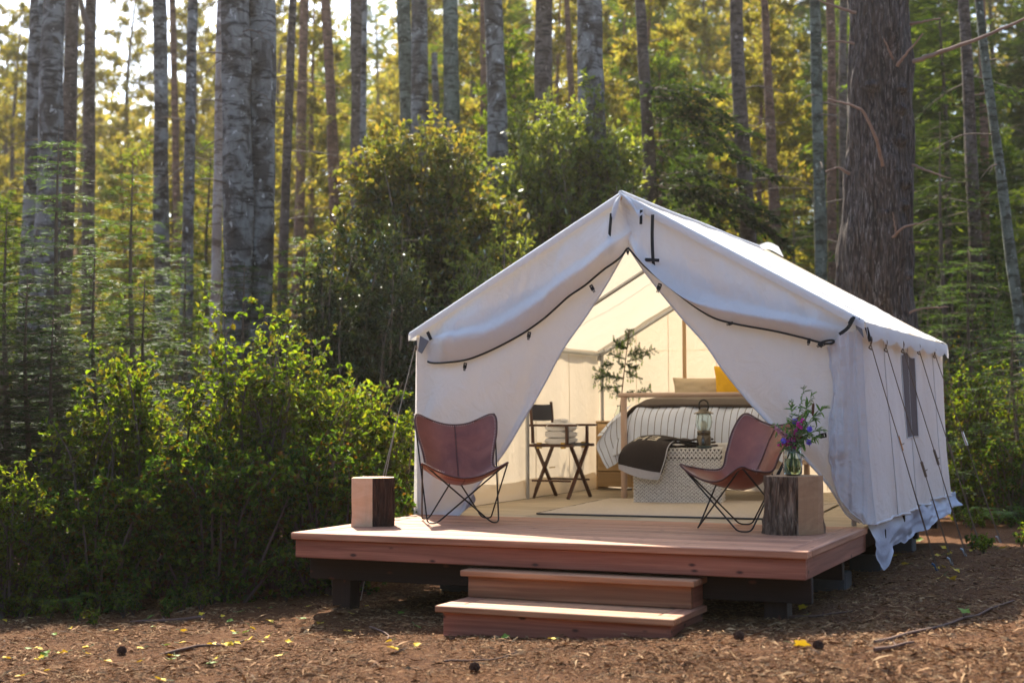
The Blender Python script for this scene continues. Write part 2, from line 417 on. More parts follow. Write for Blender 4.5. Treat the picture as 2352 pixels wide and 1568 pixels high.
# ------------------------------------------------------------------ deck
deck = thing('wooden_deck', 'raised reddish redwood deck with dark beams and posts carrying the white tent', 'deck')
def board(name, x0, x1, y0, y1, z0, z1, mat, parent, b=.005):
    m = MB(); addbox(m, x1-x0, y1-y0, z1-z0, (0, 0, 0), b)
    return m.build(name, mat, parent, ((x0+x1)/2, (y0+y1)/2, (z0+z1)/2))
DW = 3.705
board('border_board', -.002, DW, 0, .14, -.047, 0, mt_deck, deck)
board('border_board', -.002, .138, .144, 1.985, -.047, -.0005, mt_decky, deck)
board('border_board', DW-.14, DW, .144, 1.985, -.047, -.0005, mt_decky, deck)
yy = .144
k = 0
while yy < 1.90:
    y1 = min(yy+.138, 1.985)
    o = board('deck_board', .142, DW-.144, yy, y1, -.042, -.001-.002*random.random(), mt_deck, deck); yy = y1+.005; k += 1
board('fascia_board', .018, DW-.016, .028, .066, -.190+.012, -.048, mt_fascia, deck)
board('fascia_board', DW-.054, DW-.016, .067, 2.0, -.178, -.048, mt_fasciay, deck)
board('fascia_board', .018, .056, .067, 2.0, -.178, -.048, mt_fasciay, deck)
board('beam', .03, DW-.02, .20, .25, -.345, -.179, mt_beam, deck)
board('beam', .03, DW-.10, 1.55, 1.62, -.345, -.179, mt_beam, deck)
for x in (.26, 3.44):
    z = float(G(x, .30)); board('post', x-.075, x+.075, .262, .40, z-.15, -.18, mt_post, deck)
for x in (1.1, 2.2, 3.3): board('joist', x, x+.045, .26, 1.54, -.178, -.05, mt_beam, deck)
for y in (3.3, 4.9, 6.15): board('beam', .05, 3.62, y, y+.09, -.33, -.06, mt_beam, deck)
board('beam', 3.56, 3.60, 2.0, 6.3, -.20, -.03, mt_beam, deck)
for (x, y) in ((3.42, 2.0), (3.44, 3.36), (3.44, 4.95), (.4, 1.9), (1.6, 1.9), (.4, 3.4)):
    z = float(G(x, y)); board('post', x-.06, x+.06, y-.06, y+.06, z-.1, -.2, mt_post, deck)
    board('concrete_pier', x-.12, x+.14, y-.12, y+.12, z-.1, z+.13, mt_concrete, deck, .012)
# tent floor of painted plywood
for i in range(4):
    board('floor_panel', .0+i*.918, .0+(i+1)*.918-.004, 1.99, 6.30, -.030, -.004, mt_ply, deck, .002)

# steps
steps = thing('deck_steps', 'two broad wooden steps of reddish boards below the deck front', 'steps', (2.2, -.2, -.6))
def sboard(*a, **k):
    o = board(*a, **k); o.location = o.location-Vector((2.2, -.2, -.6)); return o
def step(x0, x1, yf, yb, zt, zb, mat_r, mat_t):
    sboard('tread_board', x0, x1, yf, yf+.14, zt-.040, zt, mat_t, steps)
    nb = 0; y = yf+.144
    while y < yb-.02:
        y1 = min(y+.14, yb); sboard('tread_board', x0+.144, x1-.144, y, y1, zt-.040, zt-.001, mat_t, steps); y = y1+.004
    sboard('tread_board', x0, x0+.14, yf+.144, yb, zt-.040, zt-.0005, mt_decky, steps)
    sboard('tread_board', x1-.14, x1, yf+.144, yb, zt-.040, zt-.0005, mt_decky, steps)
    sboard('riser_board', x0+.04, x1-.03, yf+.04, yf+.078, zb, zt-.041, mat_r, steps)
    sboard('side_board', x0+.04, x0+.078, yf+.079, yb, zb, zt-.041, mt_fasciay, steps)
    sboard('side_board', x1-.068, x1-.03, yf+.079, yb, zb, zt-.041, mt_fasciay, steps)
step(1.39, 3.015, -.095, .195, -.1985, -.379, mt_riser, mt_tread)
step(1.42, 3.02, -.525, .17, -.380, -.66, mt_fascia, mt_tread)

# ------------------------------------------------------------------ tent
XL, XR, YF, YR, HW, HR, XM = -.035, 3.665, 1.97, 6.32, 1.52, 2.575, 1.825
tent = thing('wall_tent', 'large white canvas wall tent with its front pulled open on the deck', 'tent')
def fold(Gd, amp, freq, ang, seed, edge=None):
    """push a sheet in y by a ridged noise stretched along the direction ang in the xz plane"""
    x, z = Gd[..., 0], Gd[..., 2]; a = x*math.cos(ang)+z*math.sin(ang); b = -x*math.sin(ang)+z*math.cos(ang)
    n = fbm(b*freq+seed, a*freq*.18+seed*2, 0, 2); w = 1 if edge is None else edge
    Gd[..., 1] -= amp*n*w; return Gd
def hem(P, r, mat, name, parent): m = MB(); addtube(m, P, r, 6); return m.build(name, mat, parent)

# door panels
NU, NV = 90, 110
topL = crv([(956, 776), (1200, 672), (1442, 566)], YF)
leftL = crv([(956, 776), (953, 980), (950, 1187)], YF)
inL = crv([(1442, 566), (1395, 650), (1345, 728), (1294, 800), (1260, 862), (1229, 918), (1198, 969), (1159, 1034), (1120, 1085), (1088, 1128), (1066, 1168), (1052, 1184, 1.9)], YF)
botL = crv([(950, 1187), (985, 1189, 1.93), (1020, 1187, 1.93), (1052, 1184, 1.9)], YF)
S = coons(topL, botL, leftL, inL, NU, NV)
u = np.linspace(0, 1, NU)[:, None]; v = np.linspace(0, 1, NV)[None]
e = np.clip(u*8, 0, 1)*(.25+.75*v)*np.clip((1-u)*12, .3, 1)
S = fold(S, .085, 3.2, R(60), 3.0, e); S = fold(S, .040, 6.0, R(72), 9.0, e); S[..., 1] -= .05*np.sin(np.pi*v)*np.sin(np.pi*u)
dL = sheet(MB(), S).build('door_panel', mt_canvas, tent)
hem(S[-1], .007, mt_canvas, 'hem', dL)
topR = crv([(1442, 566), (1700, 660), (1965, 742)], YF)
inR = crv([(1442, 566), (1487, 632), (1560, 722), (1620, 790), (1660, 848), (1715, 917), (1765, 972), (1838, 1043), (1901, 1114), (1943, 1180), (1975, 1200)], YF)
rgR = crv([(1965, 742), (1976, 950), (1990, 1204)], YF)
botR = crv([(1975, 1200), (1982, 1203), (1990, 1204)], YF)
S = coons(topR, botR, inR, rgR, NU, NV)
e = np.clip((1-u)*6, 0, 1)*(.3+.7*v)*np.clip(u*14, .25, 1)
S = fold(S, .080, 3.0, R(118), 5.0, e); S = fold(S, .036, 6.0, R(105), 1.0, e); S[..., 1] -= .05*np.sin(np.pi*v)*np.sin(np.pi*u)
dR = sheet(MB(), S).build('door_panel', mt_canvas, tent)
hem(S[0], .007, mt_canvas, 'hem', dR)
# dropped flap (upper front), left and right, with black piping
def flap(top, crease, pipe, sidecut, name, seed, sgn):
    n = 110; T = resample(top, n); C = resample(crease, n); Pp = resample(pipe, n)
    rows = []
    for t in np.linspace(0, 1, 26): rows.append(T*(1-t)+C*t)
    for t in np.linspace(0, 1, 14)[1:]: rows.append(C*(1-t)+Pp*t)
    S = np.stack(rows, 1); nr = S.shape[1]; uu = np.linspace(0, 1, n)[:, None]
    tt = np.r_[np.linspace(0, 1, 26)*.66, .66+np.linspace(0, 1, 14)[1:]*.34][None]
    off = .015+.045*np.clip(tt/.66, 0, 1)+.065*smst(tt, .50, .72); off = np.where(tt > .74, off-.075*((tt-.74)/.26)**1.3, off)
    mask = np.clip(uu*9, .15, 1)*np.clip((1-uu)*9, .15, 1)
    S[..., 1] -= off*mask; S = fold(S, .042, 4.0, R(90-sgn*22), seed, mask*np.clip(tt*3, 0, 1)*np.clip((1.15-tt)*2, 0, 1)); S = fold(S, .026, 9., R(90-sgn*15), seed+5, mask*np.clip(tt*3, 0, 1)*np.clip((1-tt)*2.5, 0, 1))
    o = sheet(MB(), S).build(name, mt_canvas, tent)
    pm = MB(); addtube(pm, S[:, -1]-np.array([0, .006, .002]), .0085, 7); pm.build('piping', mt_black, o)
    return o, S
tl = crv([(958, 768), (1190, 612), (1428, 452)], YF-.02)
cl = crv([(978, 776), (989, 778), (1118, 760), (1197, 717), (1259, 680), (1320, 634), (1381, 594), (1442, 543), (1470, 518)], YF-.02)
pl = crv([(984, 812), (989, 832), (1063, 829), (1118, 812), (1197, 772), (1252, 735), (1283, 708), (1314, 680), (1350, 656), (1387, 625), (1424, 595), (1442, 570)], YF-.02)
flap(tl, cl[3:], pl[4:], None, 'front_flap', 2.0, 1)
tr_ = crv([(1428, 452), (1690, 595), (1962, 735)], YF-.02)
cr_ = crv([(1436, 535), (1500, 618), (1575, 681), (1646, 703), (1751, 724), (1857, 740), (1913, 752), (1940, 757)], YF-.02)
pr_ = crv([(1443, 569), (1487, 613), (1522, 643), (1561, 674), (1603, 706), (1646, 731), (1698, 745), (1786, 761), (1857, 778), (1878, 784), (1906, 789), (1930, 775)], YF-.02)
flap(tr_, cr_, pr_, None, 'front_flap', 8.0, -1)
# end tab curling under the right flap
m = MB(); addtube(m, crv([(1906, 790), (1915, 786), (1912, 781), (1895, 783), (1880, 790), (1888, 797)], YF-.09), .008, 7); m.build('piping', mt_black, tent)

# roof slopes
def slope(xa, za, xb, zb, name, mat, seed):
    n, k = 60, 110; t = np.linspace(0, 1, n)[:, None]; s = np.linspace(0, 1, k)[None]
    X = xa+(xb-xa)*t+0*s; Z = za+(zb-za)*t+0*s; Y = (YF-.05)+(YR+.03-YF+.05)*s+0*t
    sag = .028*np.sin(np.pi*t)*(.5-.5*np.cos(s*2*np.pi*2))+.008*fbm(t*5+seed, s*9, 0, 3)*np.clip(s*9, 0, 1)
    wr = (.006*vn(t*40+s*13, s*30+seed)*np.clip(t*2, 0, 1)+.006*vn(t*6, s*12+seed))*np.clip(s*9, 0, 1)
    S = np.stack([X, Y, Z-sag-wr], 2); o = sheet(MB(), S).build(name, mat, tent); return o, S
rfR, SR = slope(XM, HR, XR+.055, HW-.012, 'roof_slope', mt_roof, 1)
rfL, SL = slope(XM, HR, XL-.030, HW-.012, 'roof_slope', mt_roof, 5)
hem(smooth_path([(XM, YF-.06, HR+.005), (XM, 3.2, HR-.004), (XM, 4.15, HR+.004), (XM, 5.2, HR-.004), (XM, YR+.05, HR+.003)], 6), .022, mt_canvas, 'ridge_seam', rfR)
for S, par in ((SR, rfR), (SL, rfL)):   # seams between the roof widths and the front rim band
    for s in (36, 73):
        hem(S[:, s]+np.array([0, 0, .001]), .0035, mt_canvas, 'seam', par)
    e = S[:, 0]; dn = np.array([0, 0, -1.0])
    B = np.stack([e+np.array([0, .03, .008]), e+np.array([0, -.012, .010]), e+np.array([0, -.028, -.006]), e+np.array([0, -.030, -.03])+0*dn, e+np.array([0, -.028, -.062])], 1)
    B[..., 1] += .004*vn(B[..., 0]*9, B[..., 2]*2)
    sheet(MB(), B).build('rim_band', mt_canvas, par)
# valances
for x, par, sgn in ((XR+.055, rfR, 1), (XL-.030, rfL, -1)):
    k = 140; s = np.linspace(0, 1, k); Y = (YF-.05)+(YR+.08-YF)*s; n = 9; t = np.linspace(0, 1, n)[:, None]
    ph = np.clip((s-.045)/.955, 0, 1)*6; dp = (.095 if sgn > 0 else .03)+.045*np.abs(np.cos(ph*np.pi))**.8-.02*(s < .045); X = x+sgn*(.012*np.sin(t*2.2)+.012*np.abs(np.sin(ph*np.pi))*t)
    S = np.stack([X+0*s, Y+0*t, HW-.012-dp*t], 2); sheet(MB(), S).build('valance', mt_canvas, par)
# vent flap at the rear ridge
S = coons(crv([(1742, 563), (1765, 556), (1788, 566)], 6.30), crv([(1748, 572), (1770, 574), (1800, 590)], 6.12), crv([(1742, 563), (1748, 572)], 6.2), crv([(1788, 566), (1800, 590)], 6.2), 12, 8)
sheet(MB(), S).build('vent_flap', mt_canvas, rfR)
# small hood at the front peak
hoodm = MB()
for pts in ([(1428, 444), (1412, 462), (1404, 488)], [(1428, 444), (1450, 462), (1462, 482), (1476, 478)]):
    top = crv(pts, YF-.10, 6); bot = crv([(p[0]+(6 if i else 0), p[1]+(20 if i else 3)) for i, p in enumerate(pts)], YF-.13, 6)
    sheet(hoodm, np.stack([top+np.array([0, .05, 0]), top, (top+bot)/2-np.array([0, .02, 0]), bot], 1))
hoodm.build('ridge_hood', mt_canvas, tent)
rp = MB(); addtube(rp, [(XM, YF-.09, HR-.04), (XM, YR, HR-.04)], .021, 10); rp.build('ridge_pole', mt_pole, tent)

# side and rear walls
def wall(p0, p1, n, k, amp, name, mat, bottom_out=0., seed=0, zb=0.0):
    s = np.linspace(0, 1, n)[:, None]; t = np.linspace(0, 1, k)[None]
    p0, p1 = np.array(p0), np.array(p1); d = p1-p0; nrm = np.array([d[1], -d[0]])/np.linalg.norm(d)
    base = p0[None]+d[None]*s; L = np.linalg.norm(d)
    f = amp*(fbm(s*L*2.6+seed, t*.5, 0, 2)*(.25+.75*t)+.25*fbm(s*L*9+seed, t*1.5, 3, 2)*t)+bottom_out*t**1.5
    X = base[:, 0][:, None]+nrm[0]*f; Y = base[:, 1][:, None]+nrm[1]*f
    Z = HW-.01-(HW-.01-zb)*t+0*s+.012*fbm(s*L*3+seed, t*0, 0, 2)*t**6
    S = np.stack([X, Y, Z], 2); return sheet(MB(), S).build(name, mat, tent), S
sideR, SWR = wall((XR+.01, YF), (XR+.01, YR), 150, 60, .052, 'side_wall', mt_side, .075, 2, .02)
sideL, SWL = wall((XL, YR), (XL, YF), 120, 40, .018, 'side_wall', mt_canvas_in, .0, 6, .01)
# folded corner wing on the right with a gathered edge
wl = crv([(1897, 796), (1908, 850), (1913, 900), (1905, 960), (1903, 1010), (1905, 1060), (1918, 1110), (1940, 1160), (1985, 1203)], YF-.07)
wr = SWR[0][2:]+np.array([.006, -.006, 0])
wt = smooth_path(np.array([wl[0], (wl[0]+wr[0])/2+[0, -.02, .02], wr[0]]), 5); wb = np.array([wl[-1], (wl[-1]+wr[-1])/2, wr[-1]])
S = coons(wt, wb, wl, wr, 50, 140); u5 = np.linspace(0, 1, 50)[:, None]; v5 = np.linspace(0, 1, 140)[None]
S[..., 1] -= .028*fbm(S[..., 0]*22, S[..., 2]*1.2, 0, 2)*np.clip(4-4*u5, 0, 1)+.012*fbm(S[..., 0]*9+4, S[..., 2]*9, 1, 3)*np.clip(1.3-u5*1.6, .1, 1)+.035*np.sin(u5*np.pi)
S[..., 0] += .008*vn(S[..., 2]*16, 2)*(1-u5)
wing = sheet(MB(), S).build('corner_panel', mt_side, tent); hem(S[0], .008, mt_side, 'hem', wing)
hem(SWR[:, -1], .011, mt_side, 'hem', sideR); hem(SWR[0], .009, mt_side, 'hem', sideR)
for i in (30, 75, 120): hem(SWR[i]+np.array([.004, 0, 0]), .004, mt_side, 'seam', sideR)
rear, SRW = wall((XR, YR), (XL, YR), 100, 40, .012, 'rear_wall', mt_canvas_in, 0, 4, .0)
gm = MB(); n = 40; x = np.linspace(XL, XR, n); h = HW+(HR-HW)*(1-np.abs(x-XM)/(XR-XM)); GS = np.stack([np.stack([x, np.full(n, YR+.0), HW-.02+(h-HW+.035)*t], 1) for t in np.linspace(0, 1, 12)], 1)
sheet(gm, GS); gm.build('rear_gable', mt_canvas_in, tent)
for xx in (.41, .78, 1.32, 1.9, 2.5, 3.1):
    hz = HW+(HR-HW)*(1-abs(xx-XM)/(XR-XM)); hem(smooth_path([(xx, YR-.012, 0.02), (xx+.004, YR-.016, 1.0), (xx, YR-.012, hz-.03)], 5), .0035, mt_canvas_in, 'seam', rear)
for yy_ in (2.7, 3.6, 4.5, 5.4):
    hem(smooth_path([(XL+.014, yy_, .02), (XL+.017, yy_, .8), (XL+.012, yy_, HW-.02)], 5), .0035, mt_canvas_in, 'seam', sideL)
# window with mesh and frame of canvas
wy0, wy1, wz0, wz1 = 3.74, 4.46, .62, 1.335
def wallx(y, z):
    i = int(round((y-YF)/(YR-YF)*149)); j = int(round((HW-.01-z)/(HW-.03)*59)); return SWR[min(max(i, 0), 149), min(max(j, 0), 59), 0]
ys, zs = np.linspace(wy0, wy1, 30), np.linspace(wz1, wz0, 24)
S = np.array([[[wallx(a, b)+.006, a, b-.02*np.sin(a*9)*(b > 1.2)] for b in zs] for a in ys])
wo_ = sheet(MB(), S).build('window', mt_mesh, tent)
fr = np.concatenate([S[:, 0], S[-1, :], S[::-1, -1], S[0, ::-1]]); hem(fr+np.array([.0, 0, 0]), .005, mt_canvas, 'frame', wo_)
# torn ground skirt below the side wall
n, k = 120, 22; s = np.linspace(0, 1, n)[:, None]; t = np.linspace(0, 1, k)[None]
Y = YF+.0+(YR+.25-YF)*s+0*t; dep = .20+.06*vn(s*5+2, 0)+.015*np.abs(vn(s*13, 1))+.15*np.exp(-((s-.07)/.07)**2)-.05*s
Y = Y-.0*t; X = XR+.065+.03*vn(s*9, t*2)+.03*t*vn(s*5, t*1.3+5)+.012*vn(s*26, t*7)*t+.04*t
S = np.stack([X+0*Y, Y, .02-dep*t+.012*vn(s*20, t*4)*t], 2); S[:4, :, 1] += .02
sheet(MB(), S).build('ground_skirt', mt_tarp, tent)
m = MB(); sheet(m, coons(crv([(1065, 1140), (1085, 1128)], YF+.06), crv([(1050, 1180), (1068, 1172)], YF+.02), crv([(1065, 1140), (1050, 1180)], YF+.05), crv([(1085, 1128), (1092, 1150), (1068, 1172)], YF+.05), 8, 14)); m.build('ground_skirt', mt_tarp, tent)
n = 70; s = np.linspace(0, 1, n)[:, None]; t = np.linspace(0, 1, 10)[None]
S = np.stack([XL+.03+.03*t+.015*vn(s*14, t*3), YF+.5+(YR-.7-YF)*s+0*t, .17-.165*t+.02*vn(s*10, 3)*(1-t)], 2); sheet(MB(), S).build('inner_skirt', mt_canvas_in, sideL)

# steel frame
def pole(a, b, name, r=.019, mat=None): m = MB(); addtube(m, [a, b], r, 10); return m.build(name, mat or mt_metal, tent)
for y in (YF+.10, 4.15, YR-.09):
    for x, s in ((XL+.045, 1), (XR-.045, -1)):
        pole((x+s*.03, y, 0), (x+s*.03, y, HW-.05), 'frame_post'); pole((x+s*.03, y, HW-.05), (XM, y, HR-.07), 'rafter')
        m = MB(); addtube(m, [(x, y, HW-.12), (x, y, HW-.045), (x+s*.06, y, HW-.012)], .025, 10); m.build('pole_fitting', mt_metal, tent)
for x in (XL+.045, XR-.045): pole((x, YF+.1, HW-.05), (x, YR-.09, HW-.05), 'eave_pole')
a = PY(1572, 735, 6.24); pole((a[0], 6.24, 0), (a[0]-.004, 6.24, a[2]+.0), 'upright_pole', .021, mt_pole)

# straps, buckles, corner patches
def ribbon(pts, y, wpx, name, mat=mt_web, par=tent, th=.003):
    P = np.array([PY(p[0], p[1], p[2] if len(p) > 2 else y) for p in pts]); P = smooth_path(P, 4); T = np.gradient(P, axis=0); S = unit(np.cross(T, [0, 1, 0])); w_ = wpx/2*.0031
    m = MB(); a, b = P+S*w_, P-S*w_; d = np.array([0, th, 0])
    Q = np.stack([a-d, b-d, b+d, a+d, a-d], 1); sheet(m, Q, 0, False); return m.build(name, mat, par)
ribbon([(1404, 490), (1400, 540), (1398, 582)], YF-.115, 7, 'strap'); ribbon([(1473, 482), (1472, 515)], YF-.13, 7, 'strap')
ribbon([(1499, 493), (1498, 545), (1500, 598), (1504, 622)], YF-.125, 8, 'strap'); ribbon([(1482, 596), (1497, 597), (1514, 598)], YF-.14, 8, 'strap')
ribbon([(982, 762), (990, 780)], YF-.07, 9, 'strap')
ribbon([(1962, 727), (1948, 752), (1928, 768)], YF-.10, 8, 'strap'); ribbon([(1990, 752), (1999, 784)], YF-.02, 8, 'strap')
def buckle(px, py, y, s=1.0, ang=0.0):
    m = MB(); c = PY(px, py, y); ca, sa = math.cos(ang), math.sin(ang); M = np.array([[ca, 0, sa], [0, 1, 0], [-sa, 0, ca]])
    def bx(sx, sz, ox, oz, sy=.010): addbox(m, sx*s, sy, sz*s, c+M@np.array([ox*s, 0, oz*s]), .002, 0, M)
    bx(.022, .024, 0, -.002, .006); bx(.028, .012, 0, .020); bx(.006, .034, -.012, 0); bx(.006, .034, .012, 0); bx(.020, .006, 0, .002); bx(.030, .010, 0, -.016); bx(.006, .022, -.005, -.030); bx(.006, .022, .006, -.030)
    return m.build('buckle', mt_black, tent)
for (px, py, s, a) in ((1360, 661, 1, -.5), (1215, 769, 1, .2), (1068, 840, 1, .2), (1514, 659, 1.1, .35), (1678, 743, .8, 1.3), (1858, 783, .8, .2), (1888, 791, 1, 1.2), (1489, 597, .9, 1.57), (1442, 577, .7, 0), (1955, 738, 1.1, .5), (1889, 1000, 1.2, 1.4)):
    buckle(px, py, YF-.135 if a != 1.4 else YF-.11, s, a)
for pts in ([(965, 771), (984, 783), (968, 812), (960, 806)], [(1962, 733), (1975, 730), (1984, 776), (1966, 752)]):
    P = np.array([PY(p[0], p[1], YF-.075) for p in pts]); m = MB(); V = np.vstack([P, P+np.array([0, .01, 0])]); m.add(V, BF); m.build('corner_patch', mt_patch, tent)
# window ties on the skirt
for (px, py) in ((2162-86, 1188), (1999+33, 1225)):
    c = PX(px, py, XR+.09); m = MB(); addbox(m, .02, .03, .07, c, .004); m.build('strap', mt_web, tent)

# guy ropes
def line3(a, b, sag=.01, k=10):
    t = np.linspace(0, 1, k)[:, None]; P = np.array(a)*(1-t)+np.array(b)*t; P[:, 2] -= sag*np.sin(np.pi*t[:, 0]); return P
tops = [(1999, 786), (2034, 792), (2073, 796), (2110, 800), (2146, 809)]
gx = XR+.06
ends = [(4.02, 3.30), (4.08, 3.75), (4.12, 4.30), (4.17, 5.0), (4.25, 5.9)]
frac = [.42, .55, .52, .50, .45]
peg_pts = []
for i, (tp, en, fr_) in enumerate(zip(tops, ends, frac)):
    a = PX(tp[0], tp[1], gx); b = np.array([en[0], en[1], float(G(en[0], en[1]))]); c = a+(b-a)*fr_
    g = obj('guy_rope', None, tent); g.empty_display_size = .1
    m = MB(); addtube(m, line3(a, c), .0042, 6); m.add(*tube(smooth_path([a+[0, 0, .05], a+[.012, 0, .02], a+[0, .012, -.02], a+[-.01, 0, -.04], a+[.01, .0, -.055]], 3), .006, 6), 0, True)
    addtube(m, line3(c, b+[0, -.035, 0]), .0036, 6); addtube(m, line3(c, b+[0, .035, 0]), .0036, 6)
    addtube(m, [c+[0, .0, .0], c+[.01, .05, -.012], c+[.015, .09, -.005]], .004, 5); m.build('cord', mt_rope2, g)
    m = MB(); d = unit(b-a); addtube(m, [c-d*.07, c+d*.07], .011, 8); m.build('tensioner', mt_steel if i in (0, 4) else mt_rope2, g)
    m = MB(); addtube(m, [b+[.05, 0, -.12], b+[-.03, 0, .05], b+[-.05, 0, .06]], .009, 6); m.build('peg', M_plain('blue_peg', (.03, .10, .22), .5) if i == 0 else mt_metal, g)
a = PY(957, 800, YF-.02); b = np.array([-.25, 1.05, float(G(-.25, 1.05))]); g = obj('guy_rope', None, tent); m = MB()
a2 = PY(955, 790, YF); mid = PY(880, 1093, 1.35); d = mid-a2; b = a2+d*((-.58-a2[2])/d[2])
addtube(m, line3(a2, b, .0), .0048, 6); addtube(m, line3(a2+d*.62, b+[.06, .02, 0], 0), .004, 6); m.add(*tube([a2, a2+[.01, 0, -.03], a2+[-.01, 0, -.06]], .008, 6), 0, True); m.build('cord', mt_rope, g)
m = MB(); addtube(m, [a2+[0, 0, .03], a2+[0, 0, -.05]], .011, 8); m.build('tensioner', mt_black, g)
# ------------------------------------------------------------------ butterfly chairs
def M_leather():
    m, nt = newmat('brown_leather'); t = NT(nt); v = t.coords()
    a = t.noise(v, 3.5, 5, .6, .5); b = t.noise(v, 90.0, 4, .6)
    c = t.mix(t.ramp(a, [(.35, 0.0), (.68, 1.0)]), (.20, .034, .014), (.38, .090, .040))
    c = t.mix(t.ramp(t.noise(v, 11, 4, .7), [(.62, 0.0), (.7, .25)]), c, (.34, .11, .07))
    t.out(t.bsdf(c, t.ramp(a, [(.3, .30), (.7, .42)]), t.bump(b, .15, .002, t.bump(a, .15, .02)), spec=.4, coat=.12, coatr=.25)); return m
mt_leather = M_leather()
mt_leather_dk = M_plain('dark_leather_lacing', (.10, .03, .022), .6, vary=.4, scale=150, bump=.6)
mt_thread = M_plain('pale_thread', (.62, .40, .30), .7); mt_iron = M_plain('black_iron', (.022, .020, .022), .42, .6)
def catmull(Q, t):
    n = len(Q); x = t*(n-1); i = np.clip(np.floor(x).astype(int), 0, n-2); f = (x-i)[..., None]
    g = lambda k: Q[np.clip(k, 0, n-1)]
    p0, p1, p2, p3 = g(i-1), g(i), g(i+1), g(i+2)
    return .5*((2*p1)+(-p0+p2)*f+(2*p0-5*p1+4*p2-p3)*f*f+(-p0+3*p1-3*p2+p3)*f**3)
def catmull2(Q, T):
    sh = T.shape; r = catmull(Q, T.ravel()); return r.reshape(*sh, -1)
def chair_surface(n=61, k=71):
    st = np.array([[.440, -.32, -.415, .352, .590], [.345, -.20, -.26, .318, .465], [.275, .02, .00, .300, .425], [.285, .155, .085, .47, .55], [.345, .245, .185, .63, .73], [.440, .325, .345, .745, 1.00]])
    U0, V0 = np.meshgrid(np.linspace(-1, 1, n), np.linspace(-1, 1, k), indexing='ij')
    s = np.maximum(1, (np.abs(U0)**3.3+np.abs(V0)**3.3)**(1/3.3)); U = U0/s; Vv = V0/s
    Q = catmull2(st, (Vv+1)/2); w, yc, ye, zc, ze = [Q[..., i] for i in range(5)]
    a = np.abs(U)**2.0; X = U*w; Z = zc+(ze-zc)*a; Y = yc+(ye-yc)*np.abs(U)**1.7
    return np.stack([X, Y, Z+.003*vn(X*9, Y*9)], 2)
